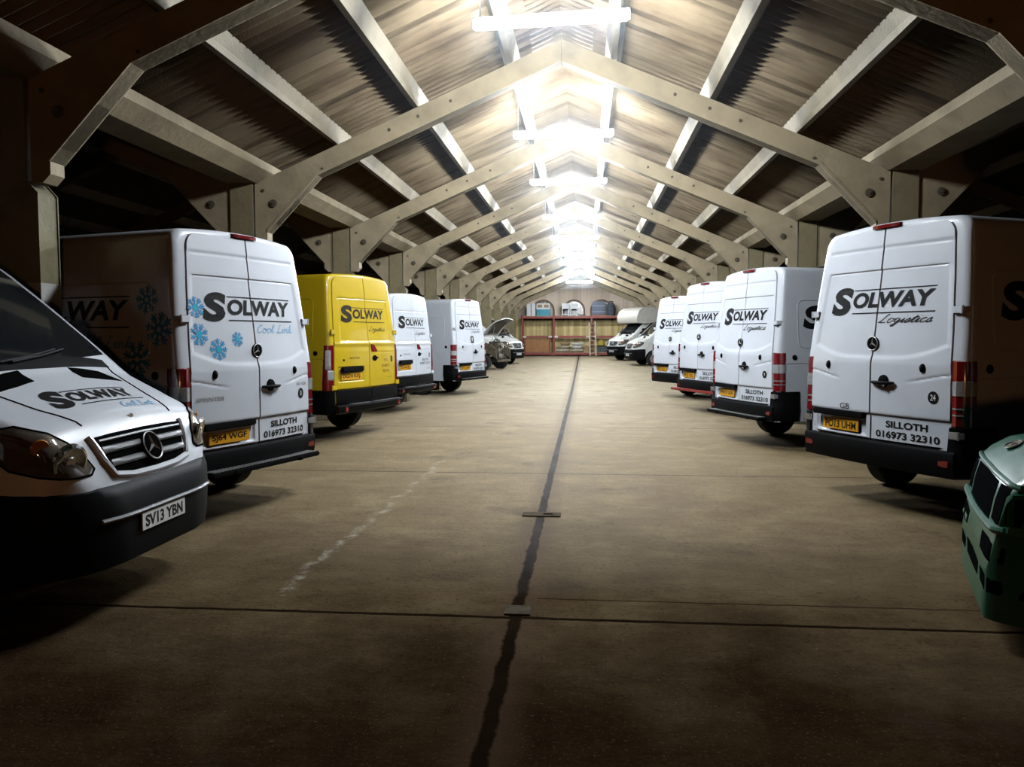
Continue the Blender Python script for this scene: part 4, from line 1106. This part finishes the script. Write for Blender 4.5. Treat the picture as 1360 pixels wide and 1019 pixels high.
# ---- stripped van with raised bonnet ---------------------------------------
def stripped_van():
    x, y = -3.60, 36.1; L = 4.95
    t = thing('stripped_van', 'stripped van on the far left with raised bonnet and bare muddy engine', 'van', (x - 5.85 * math.cos(R(20)), y + 5.85 * math.sin(R(20)), floor_z(y)), -110)
    Z = [(0, 1.36), (.02, 1.45), (.2, 1.66), (.5, 1.95), (.8, 2.20), (1.05, 2.38), (1.4, 2.45), (2, 2.5), (4.95, 2.5)]
    B = Body(L, .98, Z, [(0, .9), (.3, .98), (.6, 1), (9, 1)], [(0, .08), (.5, .2), (9, .12)], wheels=(1.1, 99))
    link('body', B.me, DIRTY, t)
    underbody(t, 4.9, key='sv')
    ENG = mat('muddy_engine_iron', (0.16, 0.125, 0.075), .75, noise=.25, nscale=9, bump=.5); ENG2 = mat('oily_black_iron', (0.03, 0.026, 0.02), .55, noise=.2); ALU = mat('cast_aluminium', (0.38, 0.35, 0.29), .5, metal=.6, noise=.2)
    e = MB(); e.box((0, L + .35, .82), (.55, .6, .5)); e.box((0, L + .35, 1.14), (.42, .5, .16)); e.box((0, L + .3, .5), (.4, .5, .2))
    en = link('engine_block', e.mesh('engine_block', bevel=.03), ENG, t)
    link('engine_cover', MB().box((0, L + .36, 1.25), (.36, .46, .07)).mesh('engine_cover', bevel=.025), ENG2, en)
    m = MB()
    for k in range(4): m.tube([(-.3, L + .15 + k * .13, 1.0), (-.42, L + .15 + k * .13, 1.05), (-.46, L + .2 + k * .1, .9)], .03, 8)
    link('manifold', m.mesh('manifold', smooth=True), ALU, en)
    for k, (px, pz, r) in enumerate(((0, .62, .12), (-.2, .86, .08), (.2, .9, .07), (.05, 1.05, .05))):
        link('pulley', MB().lathe([(0, r), (.02, r * .85), (.04, r), (.05, r * .4), (.05, 0)], axis='y', n=20).mesh('pulley', smooth=True), ENG2 if k % 2 else ALU, en, (px, L + .66, pz))
    ra = MB(); ra.box((0, L + .62, .72), (.80, .05, .44)); link('radiator', ra.mesh('radiator', bevel=.01), ENG, t)
    for sx in (-1, 1): link('radiator_tank', MB().box((sx * .43, L + .62, .72), (.07, .07, .46)).mesh('radiator_tank', bevel=.01), ENG2, t)
    rnd = random.Random(4)
    for k in range(22):
        p0 = Vector((rnd.uniform(-.5, .5), L + rnd.uniform(.1, .7), rnd.uniform(.6, 1.35))); p2 = Vector((rnd.uniform(-.65, .65), L + rnd.uniform(.2, .85), rnd.uniform(.5, 1.3)))
        mid = (p0 + p2) / 2 + Vector((0, 0, .18)); q = [p0.lerp(mid, u).lerp(mid.lerp(p2, u), u) for u in [i / 8 for i in range(9)]]
        link('hose', MB().tube(q, rnd.choice((.02, .03, .035)), 8).mesh('hose', smooth=True), (ENG2, ENG, ALU)[k % 3], t)
    for sx in (-1, 1):
        link('inner_wing', MB().prism([(L, .62), (L, 1.30), (L + .45, 1.18), (L + .78, .95), (L + .80, .5), (L + .5, .75), (L + .2, .75)], 'x', sx * .70, sx * .76).mesh('inner_wing'), ENG, t)
        link('chassis_leg', MB().box((sx * .42, L + .35, .42), (.10, .9, .13)).mesh('chassis_leg', bevel=.01), ENG2, t)
        wheel(t, sx * .86, L + .22, .345); wheel(t, sx * .86, 1.1, .345)
    link('crossmember', MB().box((0, L + .82, .42), (1.3, .08, .12)).mesh('crossmember', bevel=.015), ENG, t)
    link('battery', MB().box((.48, L + .30, 1.06), (.2, .28, .2)).mesh('battery', bevel=.012), ENG2, t)
    link('washer_bottle', MB().box((-.52, L + .42, 1.08), (.18, .22, .26)).mesh('washer_bottle', bevel=.04), CREAM, t)
    # raised bonnet: skin curved, dark underside, prop
    rows = []; rows2 = []
    for i in range(9):
        u = i / 8; y0 = L + .08 + .90 * u; z0 = 1.60 + .84 * u - .10 * u * u + .10 * math.sin(math.pi * u)
        w = .80 - .16 * u * u
        rows.append([(w * v, y0, z0 - .06 * v * v) for v in [k / 6 - 1 for k in range(13)]])
    b = MB().grid(rows); b.grid([[(x * .985, y + .02, z - .035) for x, y, z in r] for r in rows])
    ed = lambda Q: Q[0] + [r[-1] for r in Q[1:]] + Q[-1][-2::-1] + [r[0] for r in Q[-2:0:-1]]
    a_, c_ = ed(rows), ed([[(x * .985, y + .02, z - .035) for x, y, z in r] for r in rows]); n = len(a_)
    b.add(a_ + c_, [(i, (i + 1) % n, n + (i + 1) % n, n + i) for i in range(n)])
    bo = link('bonnet', b.mesh('bonnet', smooth=True), DIRTY, t)
    u = [[(x * .80, y + .03 + .02, z - .062) for x, y, z in r[1:-1]] for r in rows[1:7]]
    link('bonnet_lining', MB().grid(u).mesh('bonnet_lining', smooth=True), ENG2, bo)
    link('bonnet_prop', MB().tube([(.62, L + .5, 1.15), (.55, L + .62, 1.95)], .012, 6).mesh('bonnet_prop'), STEEL, bo)
stripped_van()

# ---- green car without its grille ---------------------------------------------
def green_car():
    Z = [(0, .50), (.02, .62), (.05, .80), (.075, .89), (.10, .925), (.16, .99), (.26, 1.055), (.45, 1.10), (.9, 1.155), (1.15, 1.18), (1.5, 1.38), (1.9, 1.62), (2.3, 1.72), (3.0, 1.76), (4.1, 1.72), (4.2, 1.66)]
    Wt = [(0, .80), (.02, .84), (.05, .88), (.10, .92), (.2, .955), (.4, .985), (.7, 1.0), (9, 1.0)]
    P = [(.12, .70), (.3, .74), (.6, .77), (.95, .76), (1.1, .735), (1.4, .67), (1.75, .60)]
    B = Body(4.2, 1.0, Z, Wt, [(0, .04), (.1, .05), (.3, .09), (1, .12), (1.6, .18), (9, .15)], wheels=(.75, 3.35), base=.25, rake=.25, rk0=1.0, wprof=P, arch=.36, wz=.30)
    L = 4.2; a = R(90 - 19); nx, ny = 2.32, 4.97
    t = thing('green_car', 'green car nose at the right edge with headlights and grille missing', 'car', (nx + L * math.sin(a), ny - L * math.cos(a), 0), 71)
    link('body', B.me, GREEN, t)
    holes = [('headlight_hole', [(.47, .865), (.62, .87), (.79, .865)], [(.47, .675), (.62, .67), (.80, .69)]), ('grille_hole', [(-.41, .865), (0, .875), (.41, .865)], [(-.41, .655), (0, .645), (.41, .655)]), ('headlight_hole', [(-.79, .865), (-.62, .87), (-.47, .865)], [(-.80, .69), (-.62, .67), (-.47, .675)])]
    for n, tp, bt in holes: link(n, B.patch('F', tp, bt, rows=6, off=.004, name=n), SEAL_VOID, t)  # dark inside of each opening painted as a flat black patch
    link('bonnet_lip', B.line('F', [(-.80, .875), (-.5, .885), (0, .895), (.5, .885), (.80, .875)], .016, .004, n=8, name='bonnet_lip'), GREEN, t)
    link('bumper_lip', B.line('F', [(-.80, .655), (-.5, .64), (0, .63), (.5, .64), (.80, .655)], .022, .008, n=8, name='bumper_lip'), GREEN, t)
    for z0, z1, x0, x1 in ((.47, .575, .30, .74), (.47, .575, -.74, -.30), (.30, .385, .36, .76), (.30, .385, -.76, -.36), (.30, .40, -.28, .28)):  # bumper slots drawn as black patches in place of inner shade
        h = link('bumper_opening', B.patch('F', [(x0, z1 - .02), ((x0 + x1) / 2, z1), (x1, z1 - .005)], [(x0 + .02, z0), ((x0 + x1) / 2, z0), (x1 - .03, z0 + .01)], rows=4, off=.004, name='bumper_opening'), SEAL_VOID, t)
    for x in (.33, .55):
        link('bumper_bracket', B.patch('F', [(x, .51), (x + .12, .52)], [(x, .485), (x + .12, .49)], rows=2, off=.012, name='bumper_bracket'), GREEN, t)
    # oval emblem
    h, n = B.ray('T', .02, L - .20)
    def em():
        m = MB().lathe([(0, 1), (.16, .97), (.22, .85), (.16, .8), (.12, 0)], axis='z', n=32); me = m.mesh('emblem', smooth=True); return me
    e = link('emblem', em(), DARKB, t, h); e.scale = (.085, .05, .05); e.rotation_euler = (R(-24), 0, 0)
    r = link('emblem_ring', MB().tube([(math.cos(2 * math.pi * k / 32), math.sin(2 * math.pi * k / 32), .2) for k in range(33)], .09, 6, caps=False).mesh('emblem_ring', smooth=True), CHROME, e)
    link('emblem_wing', MB().prism([(-.6, -.2), (.1, -.35), (.65, .25), (.2, .1), (-.1, .35)], 'z', .12, .24).mesh('emblem_wing'), CHROME, e)
    link('windscreen', B.patch('F', [(-.56, 1.60), (0, 1.63), (.56, 1.60)], [(-.70, 1.20), (0, 1.19), (.70, 1.20)], rows=8, name='windscreen'), GLASS, t)
    for md in 'LR': link('side_window', B.patch(md, [(1.2, 1.55), (2.3, 1.55)], [(1.1, 1.15), (2.85, 1.17)], rows=6, name='side_window'), GLASS, t)
    link('underbody', MB().box((0, 2.0, .45), (1.2, 3.6, .4)).mesh('underbody'), UNDER, t)
    for x in (-.74, .74):
        for y in (.75, 3.35): wheel(t, x, y, .30, r=.30, w=.19)
green_car()

# ---- end wall rack and what stands on it -----------------------------------------
RZ = floor_z(52.0)
def rack():
    t = thing('pallet_rack', 'long red steel pallet rack along the end wall', 'rack', (0, 52.05, RZ))
    xs = (-4.05, -2.02, .40, 2.75)
    for x in xs:
        for y in (-.42, .42): link('upright', cached('up', lambda: MB().box((0, 0, 1.32), (.10, .08, 2.64)).mesh('upright', bevel=.008)), RUST, t, (x, y, 0))
        b = MB()
        for k in range(5): b.tube([(0, -.42, .2 + k * .5), (0, .42, .45 + k * .5)], .015, 6)
        link('brace', cached('brc', lambda: b.mesh('brace')), RUST, t, (x, 0, 0))
    for x0, x1 in zip(xs, xs[1:]):
        for z in (.14, 1.24, 2.48):
            for y in (-.42, .42):
                link('beam', MB().box(((x0 + x1) / 2, y, z), (x1 - x0 - .10, .06, .13)).mesh('beam', bevel=.006), RUST, t)
        for z in (.14, 2.48):
            link('deck_board', MB().box(((x0 + x1) / 2, 0, z + .085), (x1 - x0 - .14, .9, .035)).mesh('deck_board'), mat('bare_board', (0.42, 0.30, 0.17), .8, noise=.15, nscale=5), t)
    for x in (-3.9, -2.25, -1.85, .15, .6): link('beam_end_plate', MB().box((x, -.46, 1.24), (.22, .02, .10)).mesh('beam_end_plate'), CREAM, t)
    return t
rack()
TOPZ = RZ + 2.585; LOWZ = RZ + .245
def on(name, label, cat, x, z, group=None, y=51.95): return thing(name, label, cat, (x, y, z), 0, group)
CARD = mat('brown_card', (0.38, 0.25, 0.13), .85, noise=.12, nscale=5)
PAPER = mat('white_board', (0.74, 0.73, 0.71), .6, noise=.05)
TEAL = mat('teal_plastic', (0.04, 0.30, 0.38), .5, noise=.08)
NAVY = mat('navy_plastic', (0.035, 0.06, 0.11), .45, noise=.2)
SACK = mat('beige_sack', (0.50, 0.41, 0.28), .9, noise=.15, nscale=7, bump=.5)
SACKW = mat('white_sack', (0.68, 0.64, 0.56), .85, noise=.1, nscale=7, bump=.4)
# white carton
t = on('carton', 'tall plain white carton at the left end of the red rack top', 'box', -3.49, TOPZ)
link('carton_body', MB().box((0, 0, .39), (.56, .5, .78)).mesh('carton_body', bevel=.012), PAPER, t); link('tape', MB().box((0, -.252, .39), (.06, .004, .76)).mesh('tape'), CARD, t)
for i, x in enumerate((-3.95, -3.55, -3.2)):
    pl = MB().box((0, 0, .03), (.30, .5, .05)).mesh('plank', bevel=.005)
t = on('storage_chest', 'teal and white chest beside the white carton on the rack', 'chest', -2.71, TOPZ)
link('chest_base', MB().box((0, 0, .20), (.86, .55, .40)).mesh('chest_base', bevel=.02), TEAL, t)
q = MB().box((0, 0, .60), (.86, .55, .40)); link('chest_top', q.mesh('chest_top', bevel=.02), PAPER, t)
link('middle_band', MB().box((0, -.28, .41), (.86, .02, .03)).mesh('middle_band'), TEAL, t)
for s in (-.21, .21): link('label_panel', MB().box((s, -.279, .63), (.3, .01, .2)).mesh('label_panel', bevel=.004), CARD, t)
# white stools
def stool(x, lab):
    t = on('white_stool', lab, 'stool', x, TOPZ)
    link('seat', MB().box((0, 0, .62), (.48, .42, .36)).mesh('seat', bevel=.02), PAPER, t)
    for sx in (-.2, .2):
        for sy in (-.17, .17): link('leg', cached('stl', lambda: MB().box((0, 0, .22), (.06, .05, .44)).mesh('leg', bevel=.006)), PAPER, t, (sx, sy, 0))
    link('rail', MB().box((0, -.17, .10), (.36, .03, .05)).mesh('rail', bevel=.005), PAPER, t)
stool(-1.28, 'white open framed stand on the rack top, the left one of two'); stool(-.74, 'white open framed stand on the rack top, the right one of two')
t = on('white_bowl', 'small white bowl lying on the rack top beside the white stands', 'bowl', -.28, TOPZ)
link('bowl', MB().lathe([(.0, .09), (.04, .17), (.11, .22), (.12, .2), (.05, .1), (.04, 0)], axis='z', n=24).mesh('bowl', smooth=True), PAPER, t)
# navy bags
t = on('navy_bale', 'dark blue wrapped bale on the rack top above the ladder', 'bale', .86, TOPZ)
link('bale', MB().box((0, 0, .46), (.86, .6, .92)).mesh('bale', bevel=.07), NAVY, t)
for z in (.25, .62): link('strap', MB().box((0, 0, z), (.875, .615, .04)).mesh('strap', bevel=.004), mat('pale_strap', (.30, .36, .44), .5), t)
link('pallet', MB().box((0, 0, .03), (.8, .6, .06)).mesh('pallet'), RUST, t)
t = on('dark_sack', 'upright charcoal sack at the right of the blue bale', 'sack', 1.63, TOPZ)
link('sack', MB().lathe([(0, .20), (.05, .25), (.4, .26), (.7, .22), (.86, .12), (.92, .15), (.95, .05)], axis='z', n=20).mesh('sack', smooth=True), mat('charcoal_sack', (.09, .10, .12), .8, noise=.2, bump=.4), t); link('tie', MB().lathe([(.84, .13), (.855, .135), (.87, .13)], axis='z', n=16).mesh('tie'), SACK, t)
# crate
t = on('wooden_crate', 'large orange brown crate under the left bay of the rack', 'crate', -3.08, RZ, y=51.9)
t.location.z = LOWZ - .0
BR = mat('orange_brown_crate', (0.42, 0.19, 0.07), .7, noise=.1, nscale=4)
link('crate_body', MB().box((0, 0, .40), (1.62, .7, .80)).mesh('crate_body', bevel=.01), BR, t)
for x in (-.78, .78): link('corner_batten', MB().box((x, -.36, .40), (.07, .03, .80)).mesh('corner_batten', bevel=.004), RUST, t)
link('lid', MB().box((0, 0, .815), (1.66, .74, .04)).mesh('lid', bevel=.006), BR, t)
# pile of sacks
def sack(x, z, sx, sy, sz, m, lab, rz=0, y=51.95):
    t = on('sack', lab, 'sack', x, z, 'sacks heaped in the middle bay of the rack', y); t.rotation_euler = (0, 0, R(rz))
    rnd = random.Random(int(x * 100 + z * 10)); rows = []
    for i in range(11):
        v = -math.pi / 2 + math.pi * i / 10; r = []
        for j in range(21):
            u = 2 * math.pi * j / 20; c = lambda w, e: math.copysign(abs(w) ** e, w)
            k = 1 + rnd.uniform(-.02, .02) if 0 < j < 20 else 1
            r.append((sx / 2 * c(math.cos(v), .45) * c(math.cos(u), .5) * k, sy / 2 * c(math.cos(v), .45) * c(math.sin(u), .5) * k, sz / 2 + sz / 2 * c(math.sin(v), .7)))
        rows.append(r)
    link('sack_body', MB().grid(rows).mesh('sack_body', smooth=True), m, t)
    link('sack_seam', MB().box((sx / 2, 0, sz / 2), (.05, sy * .7, .02)).mesh('sack_seam'), m, t)
sack(-1.45, LOWZ, .90, .6, .24, SACK, 'beige sack at the bottom left of the heap on the rack', 0)
sack(-.52, LOWZ, .84, .6, .24, SACK, 'beige sack at the bottom middle of the heap on the rack', 0)
sack(-1.36, LOWZ + .242, .76, .5, .20, SACK, 'beige sack lying second up in the heap, left side', 0)
sack(-.54, LOWZ + .242, .72, .55, .20, SACKW, 'pale sack lying second up in the heap, right side', 0)
sack(-1.28, LOWZ + .444, .62, .5, .22, CARD, 'brown sack lying on top of the heap, left side', 0)
sack(-.50, LOWZ + .444, .78, .5, .18, SACKW, 'white sack lying on top of the heap, right side', 0)
t = on('cardboard_box', 'grey brown cardboard box at the right of the sack heap', 'box', .13, LOWZ); t.location.y = 51.92
link('box_body', MB().box((0, 0, .21), (.34, .5, .42)).mesh('box_body', bevel=.008), CARD, t)
for s in (-1, 1): link('flap', MB().box((s * .10, 0, .425), (.16, .48, .008)).mesh('flap'), CARD, t)
# ladder
t = thing('ladder', 'cream ladder leaning on the red rack', 'ladder', (.50, 51.14, RZ)); t.rotation_euler = (R(-10), R(-2), 0)
LAD = mat('cream_ladder_wood', (0.66, 0.56, 0.42), .6)
for s in (-.19, .19): link('stile', cached('stile', lambda: MB().box((0, 0, 1.12), (.055, .07, 2.24)).mesh('stile', bevel=.006)), LAD, t, (s, 0, 0))
for k in range(8): link('rung', cached('rung', lambda: MB().tube([(-.17, 0, 0), (.17, 0, 0)], .018, 8).mesh('rung')), LAD, t, (0, 0, .20 + k * .27))
# yellow sack on dark crate
t = on('dark_crate', 'dark grey crate on the low shelf right of the ladder', 'crate', 1.20, LOWZ)
link('crate_body', MB().box((0, 0, .20), (.86, .6, .40)).mesh('crate_body', bevel=.02), mat('dark_grey_crate', (.06, .07, .07), .6, noise=.2), t); link('rim', MB().box((0, 0, .39), (.90, .64, .04)).mesh('rim', bevel=.008), BLACKP, t)
t = on('yellow_sack', 'mustard yellow sack on top of the dark grey crate', 'sack', 1.02, LOWZ + .41)
link('sack_body', MB().lathe([(0, .18), (.03, .22), (.18, .23), (.32, .16), (.40, .06), (.42, 0)], axis='z', n=20).mesh('sack_body', smooth=True), mat('mustard_sack', (.52, .36, .06), .85, noise=.1, bump=.4), t); link('knot', MB().lathe([(.39, .05), (.43, .07), (.46, .03)], axis='z', n=12).mesh('knot'), SACK, t)

# ---- scattering volume added under the ridge to imitate lamp bloom -------------------------------------------
def bloom_haze():
    m = bpy.data.materials.new('bloom_haze_scatter'); m.use_nodes = True; nt = m.node_tree; nt.nodes.remove(nt.nodes['Principled BSDF'])
    v = nt.nodes.new('ShaderNodeVolumeScatter'); v.inputs['Color'].default_value = (.78, .88, 1, 1); v.inputs['Density'].default_value = 0.012; v.inputs['Anisotropy'].default_value = 0.35
    nt.links.new(v.outputs[0], nt.nodes['Material Output'].inputs['Volume'])
    b = MB(); b.prism([(-3.0, 4.35), (3.0, 4.35), (0, 5.66)], 'y', 7.2, 52.9)
    o = link('bloom_haze', b.mesh('bloom_haze'), m, loc=(CX, 0, 0)); o['kind'] = 'structure'; o['label'] = 'pale scattering volume added for lamp bloom under the roof ridge'
bloom_haze()
